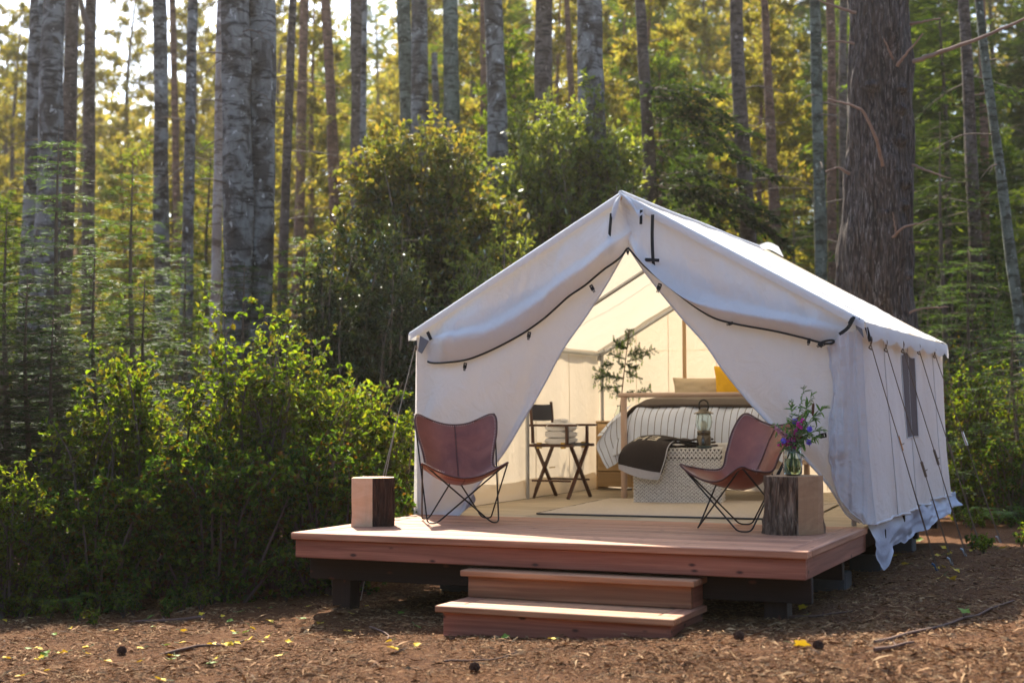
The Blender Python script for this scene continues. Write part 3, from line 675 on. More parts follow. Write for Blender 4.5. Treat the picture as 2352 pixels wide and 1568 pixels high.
def make_butterfly(label, loc, rz, fl):
    t = thing('butterfly_chair', label, 'chair', loc, rz, 'leather butterfly chairs on the deck')
    S = chair_surface(); m = MB(); sheet(m, S)
    du, dv = np.gradient(S, axis=0), np.gradient(S, axis=1); Nn = unit(np.cross(du, dv)); Nn *= np.sign(Nn[..., 2:3]+1e-6)
    B = S-Nn*.007; sheet(m, B[::-1]); seat = m.build('leather_sling', mt_leather, t)
    edge = np.concatenate([S[:, 0], S[-1, 1:], S[-2::-1, -1], S[0, -2:0:-1]])-0; edge = np.vstack([edge, edge[:1]]); e2 = resample(edge, 420)
    nrm = np.zeros_like(e2); m = MB(); addtube(m, e2, .0075, 7); m.build('rim', mt_leather_dk, seat)
    # lacing: short pale stitches just inside the rim, on both faces
    ctr = S[30, 35]; C = []; en = np.concatenate([Nn[:, 0], Nn[-1, 1:], Nn[-2::-1, -1], Nn[0, -2:0:-1]]); en = np.vstack([en, en[:1]]); en = unit(resample(en, 420)) if False else unit(np.stack([np.interp(np.linspace(0, 1, 420), np.linspace(0, 1, len(en)), en[:, i]) for i in range(3)], 1))
    T = unit(np.gradient(e2, axis=0)); In = np.cross(en, T); s = np.sign(((ctr-e2)*In).sum(1))[:, None]; In = In*s
    m = MB(); idx = np.arange(2, 418, 2)
    for sg in (1, -1):
        off = .009 if sg > 0 else .0005
        p = e2[idx]+In[idx]*.006+en[idx]*.004; q = e2[idx]+In[idx]*.019+T[idx]*.003*sg+(en[idx]*.0025 if sg > 0 else -en[idx]*.0095)
        if sg < 0: p = e2[idx]+In[idx]*.006-en[idx]*.008
        wv = T[idx]*.0019; V = np.stack([p-wv, p+wv, q+wv, q-wv], 1).reshape(-1, 3)+np.repeat(en[idx]*sg*.0015, 4, 0)
        m.add(V, np.arange(len(idx))[:, None]*4+np.array([[0, 1, 2, 3]]))
    stitch = m.build('stitching', mt_thread, seat); stitch['kind'] = 'stuff'
    # centre seam with crossed stitches
    m = MB(); Lc = S[30]; Rr_ = Nn[30]; P = Lc+Rr_*.003; addtube(m, P, .0022, 5)
    k = 34; Pc = resample(P, k); Tn = unit(np.gradient(Pc, axis=0))
    for i in range(0, k-1):
        addtube(m, [Pc[i]+np.array([-.009, 0, .001]), Pc[i]+Tn[i]*.010+np.array([.009, 0, .001])], .0016, 4, 0, False)
    P2 = Lc-Rr_*.010; addtube(m, P2, .0022, 5); m.build('seam', mt_leather_dk, seat)
    # iron rod frame: four upper bends, four floor bends
    fw, fd = .245, .235; tips = {'fl': (-.318, -.325, .452), 'fr': (.318, -.325, .452), 'bl': (-.318, .330, .835), 'br': (.318, .330, .835)}
    feet = {'fl': (-fw, -fd), 'fr': (fw, -fd), 'bl': (-fw, fd), 'br': (fw, fd)}
    def bend(P0, C, P1, r): P0, C, P1 = map(np.array, (P0, C, P1)); a = C+unit(P0-C)*r; b = C+unit(P1-C)*r; s_ = np.linspace(0, 1, 7)[:, None]; return (1-s_)**2*a+2*s_*(1-s_)*C+s_**2*b
    order = [('T', 'fr'), ('F', 'fl'), ('T', 'bl'), ('F', 'br'), ('T', 'fr')]
    fr = obj('frame', None, t)
    def pt(k_, w_): return np.array(tips[w_]) if k_ == 'T' else np.array([feet[w_][0], feet[w_][1], .008])
    loops = [[('T', 'fr'), ('F', 'fl'), ('T', 'bl'), ('F', 'br')], [('T', 'fl'), ('F', 'fr'), ('T', 'br'), ('F', 'bl')]]
    for L_ in loops:
        P = []; n = len(L_)
        for i in range(n):
            kk, ww = L_[i]; c = pt(kk, ww); a = pt(*L_[i-1]); b = pt(*L_[(i+1) % n])
            if kk == 'F': # spread foot bend into a flat U on the floor
                d = unit(a-b); d[2] = 0; d = unit(d)*.045
                P += list(bend(a, c+d, c-d, .035)); P += list(bend(c+d, c-d, b, .035))
            else:
                d = unit(a-b); d[2] = 0; d = unit(d)*.012; P += list(bend(a, c+d, c-d, .01)); P += list(bend(c+d, c-d, b, .01))
        P.append(P[0]); m = MB(); addtube(m, np.array(P), .0062, 8, 0, False); m.build('rod_loop', mt_iron, fr)
    return t
make_butterfly('left brown leather butterfly chair facing the camera beside the open tent flap', (.672, 1.365, 0), math.atan2(.55, .83)*1.0, None)
make_butterfly('right brown leather butterfly chair turned left, between the woven trunk and the log with flowers', (2.915, 1.50, 0), -math.atan2(.53, .85), None)

# ------------------------------------------------------------------ split log tables
def M_cut(name, c1, c2):
    m, nt = newmat(name); t = NT(nt)
    a = t.noise(t.coords((5, 5, 14)), 1.0, 6, .6, 1.2); b = t.noise(t.coords((30, 30, 3)), 1.0, 4, .6)
    c = t.mix(t.ramp(a, [(.3, 0.0), (.7, 1.0)]), c1, c2); c = t.mix(t.ramp(b, [(.5, 0.0), (.75, .25)]), c, tuple(x*.6 for x in c1))
    t.out(t.bsdf(c, .75, t.bump(a, .4, .006, t.bump(b, .3, .003)), spec=.2)); return m
mt_cutL = M_cut('fresh_split_wood', (.66, .42, .24), (.78, .56, .36)); mt_cutR = M_cut('split_wood', (.42, .235, .125), (.56, .34, .19))
mt_barkD = M_bark('dark_log_bark', (.085, .040, .024), (.15, .085, .055), (.03, .015, .011), 'ridge', 1.2)
mt_barkT = M_bark('tan_log_bark', (.36, .23, .15), (.56, .40, .27), (.08, .045, .028), 'ridge', .9)
def log(label, outline, bark_from, bark_to, h, cut, bark, loc, seed, flare=.0, rough=.010):
    """outline: world xy corner points; edges between the indices bark_from..bark_to carry bark"""
    t = thing('split_log', label, 'log', (loc[0], loc[1], 0))
    P = np.array(outline, float)-np.array(loc[:2]); n = len(P)
    ring = []; isb = []
    for i in range(n):
        a, b = P[i], P[(i+1) % n]; bk = bark_from <= i < bark_to; k = 26 if bk else 10
        for s in np.arange(k)/k: ring.append(a+(b-a)*s); isb.append(bk)
    ring = np.array(ring); isb = np.array(isb); N = len(ring); c = ring.mean(0)
    for pas in range(3):
        ring = np.where(isb[:, None], (np.roll(ring, 1, 0)+ring*2+np.roll(ring, -1, 0))/4, ring)
    zs = np.linspace(0, h, 46); V = []
    ang = np.arctan2(ring[:, 1]-c[1], ring[:, 0]-c[0])
    for z in zs:
        q = ring.copy(); d = unit(q-c); rid = -np.abs(vn(ang*14+seed+.6*vn(ang*3, z*6), z*5.0, seed))*rough*2.2+vn(ang*32, z*20, seed)*rough*.5
        sm = vn(ang*2, z*9, seed)*.004; f = np.where(isb, rid+.004, sm)+flare*(1-z/h)**3*isb
        q = q+d*f[:, None]; V.append(np.column_stack([q, np.full(N, z)]))
    V = np.array(V).transpose(1, 0, 2); V = np.vstack([V, V[:1]]); ib = np.r_[isb, isb[:1]]
    F = gridF(N+1, len(zs)); seg = np.repeat(np.arange(N), len(zs)-1)
    m1, m2 = MB(), MB(); bkF = F[isb[seg]]; cuF = F[~isb[seg]]; m1.add(V.reshape(-1, 3), bkF, 0, True); m1.build('bark', bark, t)
    m2.add(V.reshape(-1, 3), cuF, 0, False)
    for z, idx, rev in ((h, -1, False), (0, 0, True)):
        rg = V[:-1, idx]; cc = np.array([[rg[:, 0].mean(), rg[:, 1].mean(), z]]); VV = np.vstack([rg, cc]); tt = np.stack([np.arange(N), (np.arange(N)+1) % N, np.full(N, N)], 1); m2.add(VV, tt[:, ::-1] if rev else tt)
    m2.build('split_face', cut, t); return t
log('pale split log with a strip of dark bark, on the left end of the deck', [(.146, .600), (.300, .655), (.392, .735), (.40, .80), (.34, .90), (.22, .93), (.10, .86), (.085, .72)], 1, 8, .362, mt_cutL, mt_barkD, (.25, .75), 3, .0, .006)
log('rough barked split log carrying the jar of flowers', [(3.395, 1.119), (3.50, 1.26), (3.52, 1.36), (3.44, 1.47), (3.30, 1.47), (3.17, 1.38), (3.12, 1.25), (3.165, 1.135), (3.28, 1.085)], 2, 9, .402, mt_cutR, mt_barkT, (3.32, 1.27), 8, .02, .013)

# ------------------------------------------------------------------ jar of flowers
def M_glass(name, c=(.9, .97, .95), rough=.02):
    m, nt = newmat(name); t = NT(nt); x = t.bsdf(c, rough); x.inputs['Transmission Weight'].default_value = 1.0; x.inputs['IOR'].default_value = 1.3
    t.out(x); return m
mt_glass = M_glass('clear_glass'); mt_water = M_glass('green_water', (.60, .72, .45), .04)
JC = PY(1821, 1101, 1.27); JX, JY, JZ = JC[0], 1.27, .402
jar = thing('glass_jar', 'clear glass jar of water holding wild flowers on the barked log', 'jar', (JX, JY, JZ))
pr = [(.0, .004), (.055, .004), (.064, .014), (.067, .05), (.067, .15), (.062, .18), (.050, .198), (.048, .205), (.051, .212), (.048, .220), (.050, .228), (.048, .238), (.0445, .238), (.0445, .205), (.057, .180), (.0625, .15), (.0625, .05), (.060, .014), (.0, .010)]
m = MB(); m.add(*lathe(pr, 32), 0, True); m.build('jar_body', mt_glass, jar)
m = MB(); m.add(*lathe([(.0, .0105), (.0595, .0145), (.062, .05), (.062, .12), (.0, .122)], 28), 0, True); m.build('water', mt_water, jar)
lf_b = M_leaf('bouquet_leaf', [(.07, .17, .04), (.12, .27, .06), (.18, .34, .09)], .4, gloss=.15)
mt_stem = M_plain('green_stem', (.10, .19, .05), .6); mt_fox = M_leaf('foxglove_petal', [(.75, .04, .42), (.85, .12, .58)], .4, (1.2, .8, 1.1), gloss=.05)
mt_foxp = M_leaf('pale_foxglove_petal', [(.62, .30, .36), (.70, .42, .42)], .4, (1.1, .9, 1.0), gloss=.05); mt_vio = M_leaf('violet_petal', [(.20, .14, .62), (.30, .24, .80)], .4, (1, 1, 1.2), gloss=.05)
mt_brown = M_plain('seed_head', (.14, .065, .03), .9, bump=1, scale=90)
bq = thing('flower_bouquet', 'wild bouquet of pink foxgloves, violet flowers and long green leaves in the jar', 'bouquet', (JX, JY, JZ))
def JP(px, py, dy=0.0): return PY(px, py, JY+dy)-np.array([JX, JY, JZ])
stems_px = [((1848, 884), 0.02, 'bud'), ((1842, 960), -.03, 'fox'), ((1790, 1020), -.05, 'fox'), ((1775, 975), 0, 'pale'), ((1866, 905), .03, 'leaf'), ((1895, 935), .02, 'leaf'), ((1893, 985), -.02, 'leaf'), ((1868, 930), .0, 'seed'), ((1818, 915), 0.01, 'leaf'), ((1780, 985), .03, 'leaf'), ((1860, 985), -.06, 'vio'), ((1826, 967), .02, 'vio'), ((1858, 1015), -.07, 'vio'), ((1800, 1012), -.06, 'vio'), ((1880, 1005), .0, 'leaf'), ((1845, 1030), -.07, 'leaf'), ((1810, 1000), -.04, 'leaf'), ((1835, 990), -.05, 'leaf'), ((1872, 960), .04, 'leaf')]
g = np.random.default_rng(12)
for i, (q, dy, kind) in enumerate(stems_px):
    tip = JP(q[0], q[1], dy); base = np.array([g.uniform(-.03, .03), g.uniform(-.03, .03), .03]); neck = np.array([tip[0]*.15, tip[1]*.2, .235])
    P = smooth_path([base, neck, neck*.4+tip*.6+np.array([0, 0, .02]), tip], 7)
    st = MB(); addtube(st, P, np.linspace(.0026, .0012, len(P)), 5); st.build('stem', mt_stem, bq)
    n = 32 if kind == 'leaf' else 16; s = g.uniform(.45, 1.0, n); pts = resample(P, 60)[(s*59).astype(int)]; T = unit(np.gradient(resample(P, 60), axis=0))[(s*59).astype(int)]
    out = unit(rnd(n, g)+T*.9); L = g.uniform(.04, .10, n)*(1.15-.5*s)
    lm = MB(); leaf_cards(lm, pts, out, unit(np.array([0, -.3, 1])+rnd(n, g)*.4), L, L*.24, 0, 2, .12, .3); lm.build('leaves', lf_b, bq)
    if kind in ('fox', 'pale', 'bud'):
        m = MB(); nb = 16; fr_ = np.linspace(.62 if kind != 'bud' else .75, 1.0, nb); pp = resample(P, 100)
        for k_, f in enumerate(fr_):
            c = pp[int(f*99)]; sz = (.030*(1.25-f)/.5+.006) if kind != 'bud' else .008*(1.2-f)/.3+.003; d = unit(np.array([g.normal()*1.0, g.normal()-.4, -.6])); prof = np.array([(.12, 0), (.22, .25), (.30, .7), (.42, 1.0)])*sz
            V, F = lathe(prof, 7); zz = d; xx = unit(np.cross(zz, [0, 1, .1])); y_ = np.cross(zz, xx); V = V[:, :1]*xx+V[:, 1:2]*y_+V[:, 2:]*zz+c; m.add(V, F, 0, True)
        m.build('blossoms', {'fox': mt_fox, 'pale': mt_foxp, 'bud': lf_b}[kind], bq)
    if kind == 'vio':
        m = MB(); n = 22; a = np.arange(n)/n*2*math.pi*3; d = np.stack([np.cos(a), -.55+0*a+g.normal(size=n)*.25, np.sin(a)], 1)
        leaf_cards(m, np.repeat(tip[None], n, 0), d, np.tile([0, -1.0, .2], (n, 1)), .024, .011, 0, 2, .1, .1); m.build('blossom', mt_vio, bq)
    if kind == 'seed':
        m = MB(); addtube(m, [tip-[0.006, 0, .075], tip-[.004, 0, .05], tip+[.0, 0, .0], tip+[.004, 0, .015]], [.004, .010, .010, .004], 8); m.build('seed_head', mt_brown, bq)

# ------------------------------------------------------------------ tent interior
mt_rug = M_plain('jute_rug', (.56, .49, .40), .95, vary=.28, scale=55, bump=1.0)
mt_rugedge = M_plain('rug_binding', (.10, .09, .08), .9)
RA = math.atan2(.20, 2.0); rug = thing('jute_rug', 'flat beige jute rug with a dark bound edge on the tent floor', 'rug', (1.95, 3.55, 0), .07)
m = MB(); nx, ny = 80, 60; x = np.linspace(-1.10, 1.12, nx)[:, None]; y = np.linspace(-1.18, .95, ny)[None]; Zr = .010+.0022*vn(x*40, y*40)+.002*vn(x*9, y*9)
sheet(m, np.stack([x+0*y, y+0*x, Zr], 2)); m.build('pile', mt_rug, rug)
m = MB(); addtube(m, [(-1.10, -1.185, .006), (1.12, -1.185, .006)], .007, 6); addtube(m, [(-1.105, -1.18, .006), (-1.105, .95, .006)], .007, 6); m.build('edge_binding', mt_rugedge, rug)

# director's chair, facing +x
mt_dark = M_wood('dark_walnut', (.075, .030, .018), (.13, .055, .032), 2, knots=False, rough=.4); mt_navy = M_plain('navy_canvas', (.012, .014, .030), .8, scale=120, bump=.4); mt_brass = M_plain('brass', (.55, .38, .12), .35, 1.0)
dc = thing('director_chair', 'folding director chair of dark wood and navy canvas inside the tent', 'chair', (.235, 4.53, 0), -.06)
def stick(a, b, w_, d_, name, mat, par, up=(0, 0, 1)):
    a, b = np.array(a, float), np.array(b, float); z = unit(b-a); x = unit(np.cross(np.array(up, float) if abs(z @ np.array(up)) < .95 else np.array([1., 0, 0]), z)); y = np.cross(z, x)
    m = MB(); addbox(m, w_, d_, np.linalg.norm(b-a), (a+b)/2, .003, 0, np.stack([x, y, z], 1)); return m.build(name, mat, par)
hx, hy, sh = .19, .235, .515
for x in (-hx, hx):
    stick((x, -hy, .0), (x, hy-.02, sh-.01), .022, .035, 'leg', mt_dark, dc, (1, 0, 0)); stick((x+.024, hy, .0), (x+.024, -hy+.02, sh-.01), .022, .035, 'leg', mt_dark, dc, (1, 0, 0))
for y in (-hy, hy):
    stick((-hx-.06, y, sh), (hx+.06, y, sh), .05, .028, 'seat_rail', mt_dark, dc); stick((-hx-.02, y*.93, .17), (hx+.02, y*.93, .17), .024, .018, 'stretcher', mt_dark, dc)
    stick((-hx+.0, y, sh+.02), (-hx-.005, y, .70), .03, .026, 'arm_post', mt_dark, dc); stick((hx-.01, y, sh+.02), (hx-.01, y, .70), .03, .026, 'arm_post', mt_dark, dc)
    stick((-hx-.05, y, .712), (hx+.09, y, .712), .052, .022, 'armrest', mt_dark, dc); stick((-hx-.01, y, .70), (-hx-.03, y, .945), .03, .022, 'back_post', mt_dark, dc)
    for x in (-.12, .14): m = MB(); addbox(m, .045, .036, .058, (x, y, sh), .003); m.build('hinge', mt_brass, dc)
m = MB(); t_ = np.linspace(-1, 1, 16)[:, None]; s_ = np.linspace(0, 1, 8)[None]
sheet(m, np.stack([-hx-.012-.018*s_*1+.02*(1-t_**2), t_*(hy+.012)+0*s_, .755+.16*s_+.006*t_**2], 2)); m.build('back_sling', mt_navy, dc)
m = MB(); sheet(m, np.stack([-.19+.40*s_+0*t_, t_*hy+0*s_, sh+.02-.03*(1-t_**2)+0*s_], 2)); m.build('seat_sling', mt_navy, dc)
stick((-.01, -hy, .30), (-.01, -hy+.12, .30), .01, .01, 'brace', mt_brass, dc)
# towels
mt_towel = M_plain('white_terry', (.90, .90, .91), .95, vary=.05, scale=160, bump=1.2)
def towel(z, w_, d_, h, label, seed, loc=(.27, 4.45), rz=.10):
    t = thing('folded_towel', label, 'towel', (loc[0], loc[1], z), rz, 'white towels stacked on the director chair'); n, k = 44, 30
    a = np.linspace(0, 2*math.pi, n)[:, None]; s = np.linspace(-1, 1, k)[None]
    sx = np.sign(np.cos(a))*np.abs(np.cos(a))**.45; sz = np.sign(np.sin(a))*np.abs(np.sin(a))**.75
    e = (1-np.abs(s)**9*.25); X = sx*w_/2*e+.005*vn(s*4, sz*1.5, seed); Z = h/2+sz*h/2*e+.006*vn(s*3+seed, sx, seed)+.0015*vn(s*14, sx*4, seed); Y = s*d_/2+.004*vn(sx*2, sz*2, seed)
    S = np.stack([X, Y, Z], 2); m = MB(); sheet(m, S)
    for i in (0, -1): c = S[:, i].mean(0); VV = np.vstack([S[:-1, i], c]); nn = n-1; tt = np.stack([np.arange(nn), (np.arange(nn)+1) % nn, np.full(nn, nn)], 1); m.add(VV, tt if i else tt[:, ::-1], 0, True)
    for hh in (.36, .66): addtube(m, [(w_/2*.995, -d_/2*.9, h*hh), (w_/2*1.0, 0, h*hh+.004), (w_/2*.995, d_/2*.9, h*hh)], .004, 5)
    m.build('cloth', mt_towel, t); return t
zt = sh+.012
for i, (lb, hh) in enumerate((('bottom white towel of the stack on the director chair', .065), ('middle white towel of the stack on the director chair', .068), ('thick white towel third from the bottom on the director chair', .085), ('small rolled white towel on top of the stack', .04))):
    towel(zt, .26 if i < 3 else .10, .34 if i < 3 else .22, hh, lb, i*3.1); zt += hh-.004

# pine chest of drawers
mt_pine = M_wood('pine', (.58, .37, .17), (.70, .48, .25), 0, kcol=(.25, .10, .04), grain=18)
ns = thing('bedside_chest', 'small pine chest of drawers behind the bed corner', 'chest', (.28, 6.12, 0))
def pb(x0, x1, y0, y1, z0, z1, name, par, mat=mt_pine): m = MB(); addbox(m, x1-x0, y1-y0, z1-z0, (0, 0, 0), .003); return m.build(name, mat, par, ((x0+x1)/2, (y0+y1)/2, (z0+z1)/2))
pb(-.215, -.197, -.16, .17, 0, .72, 'side_panel', ns); pb(.197, .215, -.16, .17, 0, .72, 'side_panel', ns); pb(-.215, .215, -.17, .17, .721, .739, 'top', ns); pb(-.196, .196, .15, .168, 0.02, .72, 'back_panel', ns)
for i, (a, b) in enumerate(((.03, .19), (.20, .45), (.46, .71))): f = pb(-.194, .194, -.160, -.142, a, b, 'drawer', ns)
# fir branch in a glass vase on the chest
VX = PY(1424, 960, 6.08)[0]; vase = thing('glass_vase', 'small clear vase on the pine chest behind the bed', 'vase', (VX, 6.08, .739)); m = MB(); m.add(*lathe([(0, .003), (.045, .003), (.06, .03), (.064, .07), (.045, .11), (.028, .14), (.034, .17), (.030, .17), (.024, .14), (.04, .11), (.058, .07), (.055, .03), (0, .01)], 20), 0, True); m.build('glass', mt_glass, vase)
lf_fir = M_leaf('fir_needles_indoor', [(.020, .055, .018), (.035, .09, .025), (.05, .13, .03)], .25, gloss=.1); lf_fir2 = M_leaf('young_fir_tips', [(.16, .30, .04), (.22, .38, .06)], .4, gloss=.08); mt_twig = M_plain('twig_bark', (.10, .055, .03), .9)
fb = thing('fir_branch', 'young fir branch with pale green tips standing in the vase', 'branch', (VX, 6.08, .739)); O = np.array([VX, 6.08, .739])
g = np.random.default_rng(5); mn, mt2, mtw = MB(), MB(), MB()
trunkP = np.array([PY(*q, 6.08) for q in ((1424, 950), (1428, 905), (1434, 850), (1440, 800), (1446, 757))])-O; addtube(mtw, smooth_path(trunkP, 6), np.linspace(.008, .003, 25), 6)
tipsq = [((1446, 757), (1440, 800)), ((1505, 800), (1440, 818)), ((1490, 812), (1440, 830)), ((1363, 848), (1432, 868)), ((1400, 810), (1438, 825)), ((1395, 860), (1432, 870)), ((1410, 782), (1441, 800)), ((1470, 800), (1441, 815)), ((1495, 895), (1428, 905)), ((1455, 905), (1428, 905)), ((1380, 890), (1430, 885)), ((1475, 870), (1434, 850)), ((1462, 845), (1437, 835)), ((1412, 895), (1428, 905)), ((1418, 830), (1436, 842)), ((1425, 790), (1441, 800)), ((1366, 870), (1400, 856)), ((1388, 835), (1410, 835))]
for q, b in tipsq:
    dy = g.uniform(-.10, .10); a0 = PY(b[0], b[1], 6.08)-O; a1 = PY(q[0], q[1], 6.08+dy)-O; P = smooth_path([a0, a0*.5+a1*.5+[0, 0, -.012], a1], 8); addtube(mtw, P, .0025, 4)
    pp = resample(P, 14); Ln = np.linalg.norm(a1-a0)
    segs = [(pp[i], pp[i+1]) for i in range(len(pp)-1)]
    for i in range(2, 13):
        for sd_ in (-1, 1):
            if g.random() < .45: continue
            T = unit(pp[i+1]-pp[i]); d = unit(np.cross(T, [0, 1, 0])*sd_*.9+T*.8+rnd(1, g)[0]*.3); e_ = pp[i]+d*g.uniform(.03, .08); segs += [(pp[i], (pp[i]+e_)/2), ((pp[i]+e_)/2, e_)]
            if g.random() < .6:
                n = 26; c = e_+np.array([0, 0, -.01])+np.outer(g.random(n), [0, 0, -.03]); leaf_cards(mt2, c, rnd(n, g)+[0, 0, -.7], rnd(n, g), .017, .005, 0, 1)
    for a_, b_ in segs:
        n = 26; c = a_+np.outer(g.random(n), b_-a_); leaf_cards(mn, c, rnd(n, g)+unit(b_-a_)*.6, rnd(n, g), .018, .0042, 0, 1)
mtw.build('stem', mt_twig, fb); mn.build('needles', lf_fir, fb); mt2.build('young_tips', lf_fir2, fb)

# bed
mt_birch = M_wood('pale_beech', (.70, .50, .40), (.78, .60, .49), 2, knots=False, grain=12); mt_birchx = M_wood('pale_beech_rail', (.70, .50, .40), (.78, .60, .49), 0, knots=False, grain=12)
BX0, BX1, BY0, BY1 = .865, 2.32, 4.63, 6.26
bed = thing('bed', 'wooden bed frame with round pale posts inside the tent', 'bed', ((BX0+BX1)/2, 5.4, 0)); BO = np.array([(BX0+BX1)/2, 5.4, 0])
def bt(a, b, r, name, mat): m = MB(); addtube(m, smooth_path([np.array(a)-BO, np.array(b)-BO], 2), r, 14); m.build(name, mat, bed)
for x in (BX0, BX1):
    bt((x, BY0, 0), (x, BY0, .985), .031, 'post', mt_birch); bt((x, BY1-.1, 0), (x, BY1-.1, .985), .031, 'post', mt_birch)
bt((BX0-.05, BY0, 1.005), (BX1+.05, BY0, 1.005), .024, 'foot_rail', mt_birchx)
m = MB(); addbox(m, BX1-BX0-.05, .028, .13, (0, BY0-5.4, .40), .004); m.build('foot_board', mt_birchx, bed)
for x in (BX0, BX1): m = MB(); addbox(m, .028, BY1-BY0, .13, (x-BO[0], (BY0+BY1)/2-5.4-.05, .36), .004); m.build('side_board', mt_birchx, bed)
m = MB(); addbox(m, BX1-BX0-.06, BY1-BY0-.12, .22, (0, .0, .46), .05); m.build('mattress', mt_towel, bed)
def M_stripe():
    m, nt = newmat('striped_duvet_cloth'); t = NT(nt); uv = t.n('ShaderNodeUVMap'); sp = t.n('ShaderNodeSeparateXYZ'); t.l(uv.outputs[0], sp.inputs[0])
    ml = t.n('ShaderNodeMath', operation='MULTIPLY'); ml.inputs[1].default_value = 25.0; t.l(sp.outputs[0], ml.inputs[0]); fr = t.n('ShaderNodeMath', operation='FRACT'); t.l(ml.outputs[0], fr.inputs[0])
    k = t.ramp(fr.outputs[0], [(.0, 0.0), (.44, 0.0), (.455, 1.0), (.545, 1.0), (.56, 0.0)]); n = t.noise(t.coords(), 4, 4)
    c = t.mix(k, t.mix(n, (.62, .70, .86), (.74, .82, .97)), (.16, .15, .18)); t.out(t.bsdf(c, .9, t.bump(t.noise(t.coords(), 9, 4, .6), .4, .02), spec=.1)); return m
mt_stripe = M_stripe()
dv = thing('striped_duvet', 'puffy white duvet with thin dark stripes covering the bed', 'duvet', tuple(BO))
n, k = 90, 70; uu = np.linspace(0, 1, n)[:, None]; vv = np.linspace(0, 1, k)[None]
th = np.clip(vv/.36, 0, 1)*math.pi/2; Yd = np.where(vv < .36, 4.665+.26*(1-np.cos(th)), 4.925+(vv-.36)/.64*1.33); Zf = np.where(vv < .36, .46+.44*np.sin(th)**.8, .90+0*vv)
su = np.clip(np.sin(np.clip(uu*7, 0, 1)*math.pi/2), 0, 1)**.8*np.clip(np.sin(np.clip((1-uu)*7, 0, 1)*math.pi/2), 0, 1)**.8
Xd = .72+1.70*uu+.0*vv; Zd = .36+(Zf-.36)*su; Zd = Zd-.035*(1-uu)*(vv > .3)*0
Yd = Yd+.0*uu-.020*vn(uu*9, vv*6)*(vv < .36)+.012*np.cos(uu*25*2*math.pi)*0; Zd = Zd+.014*fbm(uu*8, vv*7, 0, 3)*su+.010*vn(uu*22, vv*3, 2)*su
Xd = np.where(uu < .10, Xd-.10*(1-uu/.10)+.02*vn(vv*6, 0, 1), Xd)
S = np.stack([Xd, Yd+.03*(1-su), Zd], 2)-BO; m = MB(); sheet(m, S); dvo = m.build('cover', mt_stripe, dv, uv=True)
g = [(1432, 945), (1400, 968), (1380, 1000), (1369, 1023)], [(1432, 1062), (1425, 1058), (1410, 1068), (1395, 1078)]
c1 = crv([(1434, 948, 4.72), (1405, 970, 4.70), (1383, 1000, 4.66)], 4.7); c2 = crv([(1432, 1040, 4.74), (1418, 1062, 4.70), (1394, 1076, 4.64)], 4.7)
c3 = crv([(1434, 948, 4.72), (1436, 995, 4.70), (1432, 1040, 4.74)], 4.7); c4 = crv([(1383, 1000, 4.66), (1369, 1024, 4.65), (1380, 1050, 4.64), (1394, 1076, 4.64)], 4.7)
S = coons(c1, c2, c3, c4, 30, 30); S[..., 1] += .02*vn(S[..., 0]*20, S[..., 2]*6); m = MB(); sheet(m, S-BO); m.uv[-1] = m.uv[-1]*np.array([.20, 1]); m.build('hanging_corner', mt_stripe, dv, uv=True)
S = coons(crv([(1434, 948, 4.72), (1450, 930, 5.3), (1455, 925, 6.0)], 5), crv([(1383, 1000, 4.66), (1372, 1000, 5.3), (1385, 990, 6.0)], 5), crv([(1434, 948, 4.72), (1405, 970, 4.70), (1383, 1000, 4.66)], 5), crv([(1455, 925, 6.0), (1420, 950, 6.0), (1385, 990, 6.0)], 5), 20, 20); m = MB(); sheet(m, S-BO); m.uv[-1] = m.uv[-1][:, ::-1]*np.array([.2, 1]); m.build('side_drape', mt_stripe, dv, uv=True)
# brown wool blanket across the bed
mt_wool = M_plain('brown_wool', (.075, .058, .050), .95, vary=.3, scale=30, bump=.8); mt_woolg = M_plain('grey_brown_wool', (.17, .14, .115), .95, vary=.2, scale=30, bump=.8)
bl = thing('bed_blanket', 'grey brown wool blanket spread over the striped duvet', 'blanket', tuple(BO)); n, k = 70, 34; uu = np.linspace(0, 1, n)[:, None]; vv = np.linspace(0, 1, k)[None]
Xb = .70+1.68*uu+0*vv; prof_u = np.clip(np.sin(np.clip(uu*5.5+.12, 0, 1)*math.pi/2), 0, 1)*np.clip(np.sin(np.clip((1-uu)*8, 0, 1)*math.pi/2), 0, 1)
Yb = 4.83+.05*vn(uu*5, 3)*(1-vv)+vv*1.05+0*uu; Zb = (.66+.285*prof_u)+.045*np.sin(vv*math.pi*.9)*prof_u-.045*(1-vv)**4+.006*vn(uu*9, vv*5)
S = np.stack([Xb, Yb, Zb], 2); m = MB(); sheet(m, S[:, 9:]-BO); m.build('blanket_cloth', mt_woolg, bl); m = MB(); sheet(m, S[:, :10]-BO+np.array([0, 0, .004])); hm = m.build('dark_border', mt_wool, bl)
m = MB(); addtube(m, S[:, 0]-BO+np.array([0, 0, .0]), .014, 8); m.build('rolled_edge', mt_wool, bl)
